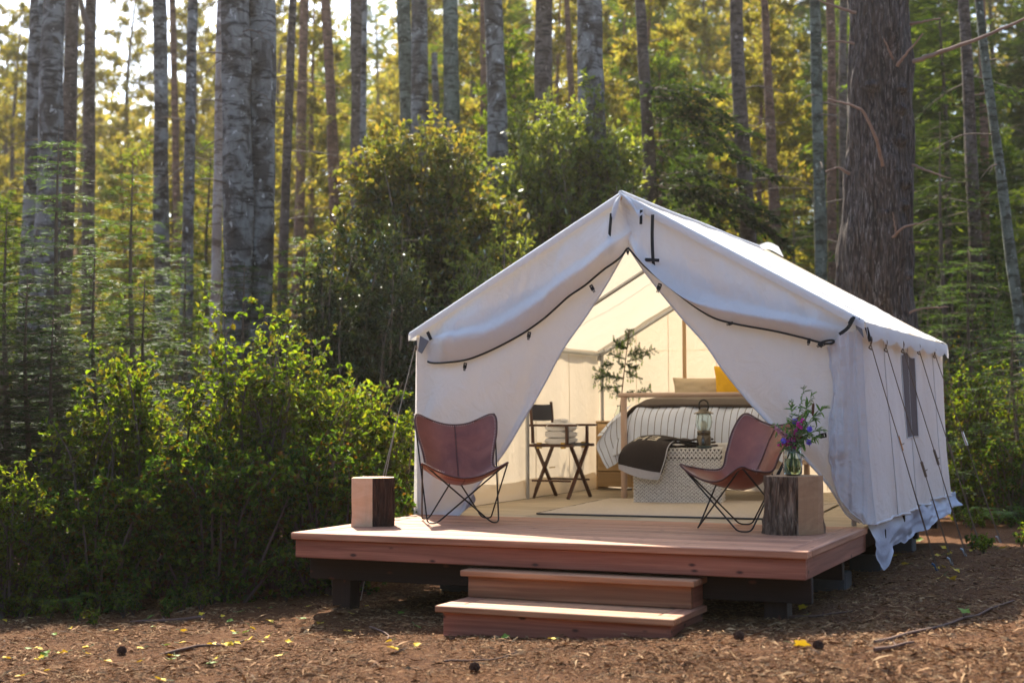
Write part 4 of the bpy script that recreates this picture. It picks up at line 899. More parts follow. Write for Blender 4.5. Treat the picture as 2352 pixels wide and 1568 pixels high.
# pillows
def pillow(c, w_, h, d_, mat, name, label, ry=0.0, seed=0, parts=True):
    t = thing(name, label, 'pillow', c); n = 34; a = np.linspace(-1, 1, n)[:, None]; b = np.linspace(-1, 1, n)[None]
    th_ = d_/2*((1-np.abs(a)**3.2)*(1-np.abs(b)**3.2))**.5; pin = 1-.07*(1-np.abs(b)**2)*np.abs(a)**4; pin2 = 1-.07*(1-np.abs(a)**2)*np.abs(b)**4
    X = a*w_/2*pin+0*b; Z = b*h/2*pin2+0*a; c_, s_ = math.cos(ry), math.sin(ry); m = MB()
    for sg in (-1, 1):
        Y = sg*th_+.008*vn(a*4, b*4, seed); S = np.stack([X*c_-Z*s_, Y, X*s_+Z*c_+h/2], 2); sheet(m, S if sg > 0 else S[::-1])
    m.build('pillow_case', mat, t)
    e = np.concatenate([np.stack([X*c_-Z*s_, .004*vn(a*4, b*4), X*s_+Z*c_+h/2], 2)[i] for i in (0,)]+[np.stack([X*c_-Z*s_, 0*X, X*s_+Z*c_+h/2], 2)[:, -1]]); m2 = MB(); addtube(m2, e, .005, 5); m2.build('piping', mat, t); return t
mt_linen = M_plain('beige_linen', (.56, .46, .32), .95, vary=.12, scale=60, bump=.6); mt_yel = M_plain('mustard_cloth', (.80, .46, .02), .9, vary=.1, scale=40, bump=.4)
pillow((1.24, 6.16, .86), .72, .34, .16, mt_linen, 'pillow', 'low beige linen pillow leaning on the tent back wall', .0, 2)
pc = PY(1672, 890, 6.0); pillow((pc[0]+.09, 6.0, .90), .46, .42, .16, mt_yel, 'pillow', 'bright mustard yellow pillow on the bed', .03, 5)
pillow((2.02, 6.14, .88), .62, .38, .16, mt_linen, 'pillow', 'beige linen pillow behind the mustard yellow one', .0, 7)

# woven trunk
mt_weavd = M_plain('dark_weave_gaps', (.06, .05, .045), .9)
mt_weave = M_plain('whitewashed_seagrass', (.74, .73, .71), .85, vary=.28, scale=26, bump=.6)
TW, TD, TH, TA = .80, .44, .50, .215
tc_ = np.array([1.213, 3.93, 0])+rotz(TA)@np.array([TW/2, TD/2, 0]); trk = thing('woven_trunk', 'large whitewashed woven seagrass trunk at the foot of the bed', 'trunk', tuple(tc_), TA)
def braid_plane(m, W_, H_, o, ax, up, nrm, cols, rows):
    """rows of V-shaped plait stitches standing proud of a face"""
    cw, rh = W_/cols, H_/rows; i, j = np.meshgrid(np.arange(cols), np.arange(rows), indexing='ij'); i = i.ravel(); j = j.ravel()
    for sgn in (-1, 1):
        cx = (i+.5+sgn*.25)*cw; cz = (j+.5)*rh+g2.normal(size=len(i))*.0008
        a = np.array([sgn*.50, .86]); a = a/np.linalg.norm(a); b_ = np.array([a[1], -a[0]])
        Ls, Ws = rh*1.45, cw*.21; prof = []
        for (p, q, h_) in ((-1, 0, .0), (-.5, -.9, .002), (-.5, .9, .002), (0, -1, .004), (0, 1, .004), (.5, -.9, .002), (.5, .9, .002), (1, 0, .0), (0, 0, .013)):
            prof.append((p*a*Ls*.62+q*b_*Ws, h_))
        V = []
        for (d, h_) in prof: V.append(o+np.outer(cx+d[0], ax)+np.outer(cz+d[1], up)+nrm*h_)
        V = np.stack(V, 1).reshape(-1, 3); base = np.arange(len(i))[:, None]*9
        tri = np.array([[0, 1, 8], [0, 8, 2], [1, 3, 8], [2, 8, 4], [3, 5, 8], [4, 8, 6], [5, 7, 8], [6, 8, 7]])
        if np.cross(ax, up) @ nrm < 0: tri = tri[:, ::-1]
        m.add(V.reshape(-1, 3), (base[:, None]+tri[None]).reshape(-1, 3), 0, True)
g2 = np.random.default_rng(2)
ex, ey, ez = np.eye(3)
for nm, z0, z1, gx_ in (('trunk_body', 0, .405, 0), ('trunk_lid', .412, TH, .006)):
    m = MB(); addbox(m, TW+2*gx_, TD+2*gx_, z1-z0, (0, 0, (z0+z1)/2), .012); w2, d2 = TW/2+gx_, TD/2+gx_; rows = int((z1-z0)/.031)
    braid_plane(m, TW, z1-z0, np.array([-TW/2, -d2, z0]), ex, ez, -ey, 21, rows); braid_plane(m, TD, z1-z0, np.array([w2, -TD/2, z0]), ey, ez, ex, 12, rows); braid_plane(m, TD, z1-z0, np.array([-w2, -TD/2, z0]), ey, ez, -ex, 12, rows)
    if z1 > .45: braid_plane(m, TW, TD, np.array([-TW/2, -TD/2, z1]), ex, ey, ez, 21, 13)
    m.f = [(F_, (1 if F_.shape[1] != 3 or len(F_) == 8 else 0), q_) for F_, _, q_ in m.f]; m.build(nm, [mt_weave, mt_weavd], trk)
m = MB(); addtube(m, smooth_path([(TW/2+.01, -.06, .30), (TW/2+.03, -.05, .36), (TW/2+.03, .05, .36), (TW/2+.01, .06, .30)], 4), .009, 6); m.build('handle', mt_web, trk)
# folded dark blanket with lettering, hanging over the trunk
mt_dkbl = M_plain('dark_brown_blanket', (.018, .012, .012), .95, vary=.3, scale=45, bump=.7); mt_lett = M_plain('cream_wool', (.52, .48, .40), .95, scale=60); mt_whem = M_plain('pale_blanket_band', (.42, .42, .46), .95, scale=60)
tb = thing('folded_blanket', 'folded dark brown blanket with cream letters draped over the woven trunk', 'blanket', (1.35, 4.0, .5)); TO = np.array([1.35, 4.0, .5])
Z2 = lambda x, y, Y: ((1400+x/2.851)/1.063, (780+y/2.851)/1.063, Y)
tp = crv([Z2(420, 838, 4.12), Z2(480, 808, 4.18), Z2(600, 802, 4.22), Z2(730, 822, 4.22)], 4); bt_ = crv([Z2(315, 1040, 3.80), Z2(400, 1080, 3.80), Z2(500, 1108, 3.82), Z2(592, 1114, 3.85)], 4)
lf = crv([Z2(420, 838, 4.12), Z2(360, 890, 3.95), Z2(325, 965, 3.85), Z2(315, 1040, 3.80)], 4); rt = crv([Z2(730, 822, 4.22), Z2(672, 880, 3.97), Z2(645, 980, 3.89), Z2(592, 1114, 3.85)], 4)
n, k = 60, 70; S = coons(tp, bt_, lf, rt, n, k); uu = np.linspace(0, 1, n)[:, None]; vv = np.linspace(0, 1, k)[None]
S[..., 1] -= .06*np.sin(np.pi*vv)**1.0*(1-.3*uu)+.008*vn(uu*5, vv*4); S[..., 2] += .035*np.sin(np.pi*vv)*np.sin(np.pi*np.clip(uu, 0, 1))
for dy in (0.0, .022):
    m = MB(); q = S+np.array([0, dy, -dy*.9]); sheet(m, q[:, :62]-TO); m.build('fold', mt_dkbl, tb)
m = MB(); sheet(m, S[:, 61:]-TO+np.array([0, -.001, 0])); m.build('hem_band', mt_whem, tb)
m = MB(); addtube(m, S[-1]-TO, .006, 6); m.build('whip_stitch', mt_whem, tb)
def surf(a, b):   # a: px toward right, b: px down, in photograph pixels -> nearest surface point by u,v
    i = a*(n-1); j = b*(k-1); i0, j0 = int(i), int(j); fi, fj = i-i0, j-j0; i1, j1 = min(i0+1, n-1), min(j0+1, k-1)
    return (S[i0, j0]*(1-fi)+S[i1, j0]*fi)*(1-fj)+(S[i0, j1]*(1-fi)+S[i1, j1]*fi)*fj-TO+np.array([0, -.004, .004])
def stroke(m, a, b, w_=.035):
    a, b = np.array(a), np.array(b); d = b-a; nn = np.array([-d[1], d[0]]); nn = nn/np.linalg.norm(nn)*w_/2; V = []
    K = 7
    for t_ in np.linspace(0, 1, K): p = a+d*t_; V += [surf(*(p-nn*(1 if abs(d[1]) > abs(d[0]) else 1.0))), surf(*(p+nn))]
    m.add(V, [[2*i, 2*i+1, 2*i+3, 2*i+2] for i in range(K-1)])
m = MB(); L0, L1, T0, T1 = .25, .43, .14, .36
stroke(m, (L0, T0), (L0-.0, T1), .05); stroke(m, (L1, T0), (L1, T1), .05); stroke(m, (L0, (T0+T1)/2), (L1, (T0+T1)/2), .04)
m.build('letter', mt_lett, tb); m = MB()
L0, L1 = .52, .68
stroke(m, (L1, T0), (L1, T1), .05); [stroke(m, (L0, y), (L1, y), .04) for y in (T0+.015, (T0+T1)/2, T1-.015)]
m.build('letter', mt_lett, tb)
m = MB()   # folded layers on the trunk top
for i, z in enumerate((.515, .545, .575)):
    P = np.array([[1.50, 0, z], [1.62, 0, z+.004], [1.75, 0, z-.002], [1.80, 0, z+.006]]); n1 = 24
    x = np.linspace(1.42, 1.86-.02*i, n1)[:, None]; y = np.linspace(3.98+.05, 4.35, 10)[None]; f = .008*np.sin(x*28+i)+.006*vn(x*9, y*3, i)
    up = np.stack([x+0*y, y+.22*(x-1.42), z+.012+f+0*y], 2); dn = np.stack([x+0*y, y+.22*(x-1.42), z-.008+f+0*y], 2); fr_ = np.stack([up[:, 0], up[:, 0]+[0, -.014, -.008], dn[:, 0]+[0, -.008, 0.002], dn[:, 0]], 1)
    sheet(m, up-TO); sheet(m, fr_-TO)
    rt_ = np.stack([up[-1], up[-1]+[.012, 0, -.01], dn[-1]], 1); sheet(m, rt_-TO)
m.build('fold', mt_dkbl, tb)
# lantern
mt_nick = M_plain('dark_nickel', (.11, .10, .085), .16, 1.0, .1); mt_rub = M_plain('dark_green_base', (.010, .030, .032), .4)
LX, LY = PZ(1617, 1034, .51)[0], PZ(1617, 1034, .51)[1]
LP = PY(1617, 1034, 4.13); ln = thing('camp_lantern', 'metal camping lantern with a glass globe on the woven trunk', 'lantern', (LP[0], 4.13, .508)); s = .93
def lt(name, prof, mat, n=32): m = MB(); m.add(*lathe(np.array(prof)*s, n), 0, True); return m.build(name, mat, ln)
lt('base', [(0, 0), (.080, 0), (.082, .012), (.078, .022), (.070, .028)], mt_rub); lt('fuel_body', [(.070, .028), (.070, .115), (.064, .122), (.064, .135), (.067, .139), (.067, .168), (.060, .176), (.0, .176)], mt_nick)
lt('globe', [(.058, .177), (.078, .215), (.082, .26), (.078, .32), (.060, .345), (.056, .345), (.074, .32), (.078, .26), (.074, .215), (.054, .18)], mt_glass)
lt('cap', [(.0, .395), (.030, .392), (.045, .378), (.052, .365), (.090, .350), (.100, .342), (.098, .338), (.060, .345), (.0, .345)], mt_nick)
lt('bulb', [(0, .176), (.028, .176), (.030, .20), (.034, .235), (.026, .262), (0, .275)], M_plain('frosted_bulb', (.75, .75, .72), .4))
hp = [(-.042, 0, .375), (-.048, 0, .42), (-.036, 0, .462), (0, 0, .478), (.036, 0, .462), (.048, 0, .42), (.042, 0, .375)]; m = MB(); addtube(m, smooth_path(np.array(hp)*s, 5), .0085, 8); m.build('handle', mt_black, ln)
for a in (0, 2.1, 4.2): m = MB(); addtube(m, np.array([(.062*math.cos(a), .062*math.sin(a), .176), (.086*math.cos(a), .086*math.sin(a), .26), (.06*math.cos(a), .06*math.sin(a), .345)])*s, .002, 5); m.build('guard_wire', mt_nick, ln)
# cord on the floor at the right
m = MB(); a = [PZ(q[0], q[1], .006) for q in ((1880, 1163), (1900, 1158), (1925, 1155), (1960, 1145))]; addtube(m, smooth_path(a, 5), .006, 6); tag(m.build('power_cord', mt_rope2), 'thin brown cord lying on the tent floor right of the barked log', 'cord')
# ------------------------------------------------------------------ trees
bk_grey = M_bark('grey_lichen_bark', (.078, .066, .058), (.215, .21, .20), (.024, .016, .012), 'patch')
bk_moss = M_bark('mossy_grey_bark', (.07, .078, .06), (.15, .17, .14), (.03, .03, .02), 'patch', 1.4)
bk_brown = M_bark('ridged_brown_bark', (.088, .060, .050), (.28, .24, .225), (.014, .010, .009), 'ridge')
bk_dark = M_bark('dark_brown_bark', (.075, .052, .040), (.13, .10, .085), (.03, .02, .015), 'patch', 1.6)
bk_red = M_bark('reddish_bark', (.12, .060, .036), (.18, .10, .07), (.05, .025, .016), 'patch', 1.3)
bk_dead = M_bark('bare_dead_wood', (.30, .25, .23), (.42, .38, .36), (.12, .08, .06), 'patch', .9)
bk_twig = M_plain('dead_twig', (.12, .085, .065), .9, vary=.4)
lf_gold = M_leaf('backlight_gold_pine_needles', [(.075, .078, .018), (.125, .125, .028), (.19, .185, .05), (.15, .115, .032)], .64, (2.15, 1.98, .84), gloss=.01)  # gold base colour stands in for the warm backlit glow
lf_green = M_leaf('green_fir_needles', [(.035, .065, .014), (.06, .10, .02), (.10, .14, .026)], .58, (2.1, 1.9, .45), gloss=.01)
lf_dkgreen = M_leaf('dark_shade_spruce_needles', [(.012, .026, .010), (.022, .042, .014), (.035, .06, .018)], .45, (2.0, 1.9, .5), gloss=.015)  # darker green needle variant, partly standing in for deep shade
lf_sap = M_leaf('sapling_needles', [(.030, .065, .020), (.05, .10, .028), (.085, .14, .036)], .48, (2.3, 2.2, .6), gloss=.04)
def at(px, dep): p = PD(px, 937, dep); return p[0], p[1]
def axis_tree(name, label, cat, px0, pyb, px1, dep, w0, w1, mat, group=None, seed=0, nring=20, disp=.02, hi=1.35, curve=0.0, branches=(), bmat=None, fork=None, zcut=None):
    """tree following the line from (px1, top of picture) to (px0, pyb); widths in photograph pixels"""
    A = PD(px1, 0, dep); B = PD(px0, pyb, dep); d = A-B
    gz = lambda p: float(G(p[0], p[1])); tb = (gz(B)-.15-B[2])/d[2]; base = B+d*tb
    t = thing(name, label, cat, (base[0], base[1], base[2]), 0, group); top = B+d*hi
    if zcut is not None: top = B+d*zcut
    n = 90; s = np.linspace(0, 1, n); P = base+(top-base)*s[:, None]
    rt = 1/CF*dep/2; zfrac = (P[:, 2]-B[2])/d[2]; rr = (w0+(w1-w0)*zfrac)*rt; rr = np.maximum(rr, .02)*(1+.35*np.exp(-(P[:, 2]-base[2])/.35))
    P[:, 0] += curve*np.sin(s*np.pi*1.3+seed)+.05*vn(s*4, seed)*min(1, w0/40); P[:, 1] += .05*vn(s*4, seed+9)
    V, F = tube(P, rr, nring); V = V.reshape(n, nring, 3); c = P[:, None]; a = np.arange(nring)/nring*2*math.pi
    dd = unit(V-c); V = V+dd*(fbm(np.cos(a)*2+seed, np.sin(a)*2, P[:, 2:3]*1.1, 3)*disp*(rr[:, None]/.2)**.7)[..., None]
    m = MB(); m.add(V.reshape(-1, 3)-base, F, 0, True); m.build('trunk', mat, t)
    g = np.random.default_rng(int(seed*7)+1)
    for bpts, br in branches:
        Q = smooth_path(np.array([PD(q[0], q[1], dep-(q[2] if len(q) > 2 else .4)) for q in bpts])-base, 6); m = MB(); addtube(m, Q+.006*rnd(len(Q), g), np.linspace(br, br*.35, len(Q)), 6); m.build('branch', bmat or bk_twig, t)
    return t, base, P, rr
def random_branches(t, base, P, rr, n, L, seed, leaf=None, z0=.1, z1=.74, up=-.1, dens=26, lw=.05, ll=.16, rad=.012, side=None):
    g = np.random.default_rng(seed); lv = MB()
    for i in range(n):
        k = int((z0+(z1-z0)*g.random())*(len(P)-1)); c = P[k]-base; a = g.uniform(0, 2*math.pi)
        if side is not None: a = side+g.uniform(-.9, .9)
        l = L*g.uniform(.45, 1.15); d = np.array([math.cos(a), math.sin(a), up+g.normal()*.25]); Q = smooth_path([c+d*rr[k]*.6, c+d*l*.5+[0, 0, .03*l], c+d*l+np.array([0, 0, -.12*l])+rnd(1, g)[0]*.1*l], 5)
        tw = MB(); addtube(tw, Q, np.linspace(rad, rad*.3, len(Q)), 4, 0, False)
        for j in range(3):
            q = Q[g.integers(3, len(Q))]; e = q+(d+rnd(1, g)[0]*.9)*l*.25; addtube(tw, [q, e], [rad*.4, rad*.2], 3, 0, False)
        tw.build('branch', bk_twig, t)
        if leaf is not None:
            nl = int(dens*l*1.4); f = g.random(nl)**.7; q = np.stack([np.interp(f, np.linspace(0, 1, len(Q)), Q[:, k_]) for k_ in range(3)], 1); S_ = np.cross(d, [0, 0, 1]); sd_ = g.choice([-1, 1], nl)[:, None]
            ax = unit(S_*sd_+d*.7+rnd(nl, g)*.35+np.array([0, 0, -.15])); off = (g.random(nl)*.35*l*(1.1-f))[:, None]
            leaf_cards(lv, q+ax*off+rnd(nl, g)*.03, ax+rnd(nl, g)*.3, np.array([0, 0, 1])+rnd(nl, g)*.5, ll*g.uniform(.6, 1.2, nl), lw, 0, 1)
    if leaf is not None: stuff(lv.build('foliage', leaf, t))

T = []
def tr(label, px0, pyb, px1, dep, w0, w1, mat, nb=8, L=1.0, leaf=None, **k):
    kk = {a: k.pop(a) for a in list(k) if a in ('z0', 'z1', 'up', 'dens', 'lw', 'll', 'rad', 'side')}
    t, base, P, rr = axis_tree('tree', label, 'tree', px0, pyb, px1, dep, w0, w1, mat, seed=len(T)*1.7+1, **k); T.append(t)
    if nb: random_branches(t, base, P, rr, nb, L, len(T)+40, leaf, **kk)
    return t, base
tr('leftmost grey trunk, half hidden by its paler neighbour', 66, 600, 88, 25, 42, 36, bk_grey, 8, 1.2)
tr('thick pale grey trunk in the middle of the leftmost trio', 100, 600, 128, 23.5, 60, 48, bk_grey, 6, .9)
tr('darker trunk on the right of the leftmost trio', 148, 600, 162, 26, 34, 30, bk_dark, 14, 1.4, branches=[([(172, 110), (230, 85), (285, 60)], .014), ([(170, 230), (215, 190), (250, 180)], .016), ([(165, 330), (200, 300), (222, 280)], .014)])
tr('slender trunk that forks near the top left of the picture', 204, 560, 209, 27, 29, 24, bk_dark, 10, 1.3, branches=[([(206, 75), (194, 40), (186, 0), (180, -60)], .07)])
tr('medium dark trunk with leafy sprays left of the thin speckled trunk', 372, 640, 366, 27, 38, 30, bk_grey, 16, 1.6, lf_green, dens=60)
tr('thin reddish trunk peeping out behind the spray covered trunk', 408, 560, 396, 33, 16, 14, bk_red, 4, 1.0)
tr('thin speckled trunk between the spray covered trunk and the bare pale pole tree', 428, 690, 444, 24, 27, 22, bk_grey, 14, 1.1)
tr('bare pale dead pole tree just left of the giant twin trunk', 492, 745, 508, 21, 24, 17, bk_dead, 3, .5)
# giant twin trunk
for j, (xa, xb, w0, w1) in enumerate(((541, 543, 66, 62), (592, 596, 62, 60))):
    if j == 0:
        big, bb, Pb, rb = axis_tree('twin_tree', 'giant lichen patched twin trunk left of centre', 'tree', xa, 700, xb, 20.0, w0, w1, bk_grey, seed=3.3, nring=40, disp=.03)
    else:
        t2, b2, P2_, r2_ = axis_tree('trunk', '', '', xa, 700, xb, 20.2, w0, w1, bk_grey, seed=5.1, nring=40, disp=.03)
        ch = t2.children[0]; ch.parent = big; ch.location = Vector(b2-bb); bpy.data.objects.remove(t2)
random_branches(big, bb, Pb, rb, 12, .9, 77, None, .25, .9, rad=.012)
tr('slim brown trunk immediately right of the giant twin trunk', 650, 650, 672, 25, 22, 18, bk_dark, 12, 1.3)
tr('hazy brown trunk further back right of the giant twin trunk', 684, 560, 700, 34, 24, 20, bk_red, 8, 1.6, lf_gold, dens=50)
tr('straight brown trunk with golden foliage above the dark shrub edge', 770, 420, 748, 32, 26, 20, bk_red, 18, 2.0, lf_gold, dens=70)
tr('dark trunk standing behind the thin silvery stem', 822, 330, 818, 29, 34, 28, bk_dark, 16, 1.8, lf_gold, dens=40)
tr('thin silvery stem against the dark trunk', 832, 330, 836, 26, 14, 11, bk_grey, 3, .6)
tr('left trunk of the close pair above the round shrub', 938, 260, 930, 28, 33, 30, bk_moss, 6, 1.4)
tr('right speckled trunk of the close pair above the round shrub', 968, 260, 964, 27, 40, 36, bk_grey, 8, 1.6)
tr('short broken snag between the close pair and the mossy trunk', 1002, 240, 996, 30, 16, 10, bk_grey, 0, zcut=.49)
tr('straight mossy green trunk right of the broken snag', 1038, 260, 1036, 27, 36, 33, bk_moss, 12, 1.8, lf_gold, dens=30)
tr('pale patchy grey trunk rising behind the middle of the shrubs', 1137, 300, 1126, 24, 46, 40, bk_grey, 5, 1.2)
tr('brown trunk close behind the pale patchy grey trunk', 1112, 300, 1112, 30, 20, 16, bk_red, 12, 1.9, lf_gold, dens=60)
tr('dark brown trunk left of the broad pale column trunk', 1250, 220, 1247, 26, 42, 36, bk_dark, 12, 1.9, lf_green, dens=50, side=3.3)
tr('narrow golden trunk left of the broad pale column trunk', 1310, 230, 1300, 33, 16, 13, bk_red, 12, 1.6, lf_gold, dens=60)
tr('broad pale grey column trunk behind the right shrub top', 1360, 220, 1355, 22.5, 62, 56, bk_grey, 6, 1.2)
tr('dark trunk with drooping black green boughs right of the broad pale trunk', 1492, 370, 1468, 24, 30, 24, bk_dark, 26, 2.1, lf_dkgreen, dens=110, side=.2, z0=.35, z1=.78, up=-.35, lw=.06)
tr('brown knotty trunk rising behind the tent ridge', 1714, 550, 1690, 24, 38, 28, bk_dark, 22, 1.5, branches=[([(1725, 420), (1790, 400), (1850, 330)], .016), ([(1690, 330), (1650, 260), (1600, 120)], .014)])
tr('slim reddish trunk right of the brown knotty trunk', 1784, 580, 1758, 28, 26, 16, bk_red, 12, 1.5, lf_gold, dens=20)
tr('blue grey slim trunk left of the huge ridged trunk', 1886, 640, 1872, 22, 30, 23, bk_moss, 12, 1.0)
tr('rust coloured trunk squeezed between the blue grey trunk and the huge one', 1914, 620, 1905, 27, 22, 19, bk_red, 10, 1.3, lf_green, dens=30)
tr('faint narrow trunk nearest the left edge of the huge ridged trunk', 1936, 560, 1938, 30, 20, 18, bk_dark, 6, 1.3)
# huge ridged trunk
hg, hb, hP, hr = axis_tree('tree', 'huge ridged brown trunk with bare snapped branches behind the tent', 'tree', 2008, 700, 2026, 17.5, 168, 136, bk_brown, seed=9.2, nring=96, disp=.05,
    branches=[([(2098, 142, .3), (2160, 120, .5), (2240, 92, .7), (2352, 45, .9), (2440, 10, 1.0)], .030), ([(2028, 380, .45), (2012, 320, .75), (1985, 260, .95), (1950, 240, 1.1), (1900, 228, 1.2)], .024),
              ([(2060, 150, .5), (2085, 120, .75), (2120, 78, .9)], .022), ([(2050, 135, .55), (2040, 110, .7), (2030, 88, .8)], .016), ([(1962, 100, .2), (1915, 95, .3), (1880, 100, .4)], .014),
              ([(2096, 378, .2), (2140, 396, .4), (2184, 410, .5)], .018), ([(2050, 545, .5), (2080, 520, .8), (2115, 512, .9), (2145, 500, 1)], .018), ([(2060, 540, .6), (2054, 510, .7), (2050, 488, .8)], .012),
              ([(2092, 56, .2), (2130, 48, .4), (2160, 42, .5)], .020), ([(1965, 30, .2), (1910, 12, .3), (1880, 0, .4)], .02), ([(2070, 725, .3), (2120, 708, .4), (2180, 705, .5)], .018), ([(1950, 400, .3), (1925, 385, .4), (1895, 395, .5)], .02), ([(2088, 556, .2), (2115, 556, .3)], .014)], bmat=M_plain('bare_branch', (.21, .13, .10), .85, vary=.4, scale=12, bump=.6))
g = np.random.default_rng(4)
for i, (px, py) in enumerate(((2065, 215), (2060, 262), (2058, 332), (2080, 430), (2030, 405), (2062, 480), (2045, 600), (2070, 640), (1985, 210), (2015, 500))):   # branch whorl knots
    c = PD(px, py, 17.5); k = int(np.argmin(np.abs(hP[:, 2]-c[2]))); d = unit(c-np.array([hP[k, 0], hP[k, 1], c[2]])-FWD*.3); d[2] = 0; d = unit(d); cc = np.array([hP[k, 0], hP[k, 1], c[2]])+d*hr[k]*.97-hb
    V, F = lathe([(.001, .05), (.03, .045), (.055, .02), (.09, 0), (.13, -.03)], 10); V = V*np.array([1, .7, 1]); zz = d; xx = unit(np.cross([0, 0, 1], zz)); yy_ = np.cross(zz, xx); V = V[:, :1]*xx+V[:, 1:2]*yy_+V[:, 2:]*zz+cc+.01*rnd(len(V), g); m = MB(); m.add(V, F, 0, True); m.build('knot', bk_brown, hg)
tr('tall dark trunk with a swollen burl at the right', 2258, 860, 2212, 23, 32, 24, bk_dark, 16, 1.6, lf_dkgreen, dens=50)
tr('faint dark trunk behind the burl trunk at the upper right', 2262, 560, 2255, 30, 20, 17, bk_red, 8, 1.2)
tr('leaning blue grey trunk at the right edge of the picture', 2350, 900, 2262, 19, 26, 18, bk_moss, 7, .9, curve=.05)

# --- fill trees of the forest behind: prototypes then copies
def proto_tree(label, H, Rr, leaf, bark, seed, dens, z0=.10, ll=.24, lw=.07, tuft=True, droop=-.15, nb=95):
    g = np.random.default_rng(seed); t = thing('forest_tree', label, 'tree', (0, 0, 0)); m = MB()
    P = np.stack([.25*vn(np.linspace(0, 3, 24), seed), .25*vn(np.linspace(0, 3, 24), seed+5), np.linspace(-.4, H, 24)], 1); rr = np.linspace(.017*H**.9, .02, 24); V, F = tube(P, rr, 8); m.add(V, F, 0, True); m.build('trunk', bark, t)
    tw, lv = MB(), MB()
    for i in range(nb):
        f = z0+(1-z0)*(i+g.random())/nb; k = f*(len(P)-1); c = np.array([np.interp(k, np.arange(24), P[:, q]) for q in range(3)]); l = Rr*(1.05-f)**.65*g.uniform(.55, 1.15); a = i*2.399+g.normal()*.4
        d = np.array([math.cos(a), math.sin(a), droop+.5*f+g.normal()*.15]); e = c+d*l+[0, 0, .12*l]; mid = c+d*l*.55
        addtube(tw, [c, mid, e], [.022, .014, .005], 3, 0, False)
        nt_ = max(3, int(l*dens))
        for j in range(nt_):
            s = g.uniform(.22, 1.0); q = c+(e-c)*s; S_ = np.array([-d[1], d[0], 0]); off = S_*g.normal()*.30*l*(1.15-s)+np.array([0, 0, g.normal()*.10]); q = q+off
            if tuft:
                n = 11; ax = unit(rnd(n, g)+np.array([0, 0, .25])+d*.5); leaf_cards(lv, np.repeat(q[None], n, 0)+rnd(n, g)*.07, ax, rnd(n, g), ll*g.uniform(.6, 1.1, n), lw, 0, 1)
            else:
                n = 11; fr_ = np.linspace(0, 1, n)[:, None]; dirn = unit(off*1.5+d*.6); ax = unit(np.cross(dirn, [0, 0, 1])*g.choice([-1, 1], n)[:, None]+dirn*.8+np.array([0, 0, -.12])); leaf_cards(lv, q+dirn*fr_*.45, ax, np.array([0, 0, 1])+rnd(n, g)*.45, ll*g.uniform(.6, 1.1, n), lw, 0, 1)
    stuff(tw.build('branches', bk_dark, t)); stuff(lv.build('crown', leaf, t)); return t
protos = [proto_tree('slender pine in the sunlit forest behind, needles coloured for the golden backlight', 14.5, 3.1, lf_gold, bk_red, 11, 24, .06, nb=58),
          proto_tree('slender pine in the sunlit forest behind, needles coloured for the golden backlight', 16.5, 3.3, lf_gold, bk_dark, 12, 21, .12, nb=58),
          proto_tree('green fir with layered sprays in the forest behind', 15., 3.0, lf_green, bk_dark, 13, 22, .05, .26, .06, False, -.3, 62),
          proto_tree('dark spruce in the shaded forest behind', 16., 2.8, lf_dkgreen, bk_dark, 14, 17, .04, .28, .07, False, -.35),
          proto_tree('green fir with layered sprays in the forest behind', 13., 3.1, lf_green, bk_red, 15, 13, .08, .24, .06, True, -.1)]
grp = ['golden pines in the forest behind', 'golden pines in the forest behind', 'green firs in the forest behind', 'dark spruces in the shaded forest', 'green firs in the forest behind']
for p, q in zip(protos, grp): p['group'] = q
g = np.random.default_rng(21); used = [0]*5; placed = []
def put(i, px, dep, sc):
    o = protos[i] if not used[i] else copy_tree(protos[i]); used[i] = 1
    x, y = at(px, dep); o.location = (x, y, float(G(x, y))); o.rotation_euler = (0, 0, g.uniform(0, 6.28)); o.scale = (sc, sc, sc)
rows = [(29, 9, .62), (34, 12, .78), (40, 14, .9), (47, 15, 1.0), (55, 15, 1.1), (64, 15, 1.15)]
for dep, n, sc in rows:
    for j in range(n):
        px = -250+(j+g.uniform(.1, .9))/n*2900; u_ = px/2352
        s = sc*g.uniform(.82, 1.18)
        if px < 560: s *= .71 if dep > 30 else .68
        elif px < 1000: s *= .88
        if u_ > .80: i = g.choice([3, 3, 2, 4])  # darker trees on the right stand in for the deeper shade there
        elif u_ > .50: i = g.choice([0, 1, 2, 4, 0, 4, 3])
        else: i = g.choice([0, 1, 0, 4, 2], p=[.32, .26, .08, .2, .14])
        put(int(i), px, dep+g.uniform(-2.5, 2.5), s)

# far wood read as one mass
g = np.random.default_rng(31); m = MB(); N = 2200
dep = g.uniform(70, 120, N); px = g.uniform(-500, 2800, N); x = np.empty(N); y = np.empty(N)
for k in range(N): x[k], y[k] = at(px[k], dep[k])
z0 = G(x, y); hh = g.uniform(.0, 1, N)**.7*np.where(px < 520, 8., np.where(px < 1100, 12.5, 17.))
n = 34; C_ = np.stack([x, y, z0+hh], 1); Pp = np.repeat(C_, n, 0)+g.normal(size=(N*n, 3))*np.array([1.3, 1.3, .9]); leaf_cards(m, Pp, rnd(N*n, g), rnd(N*n, g), g.uniform(.35, .8, N*n), .24, 0, 1)
stuff(m.build('distant_wood', lf_gold))

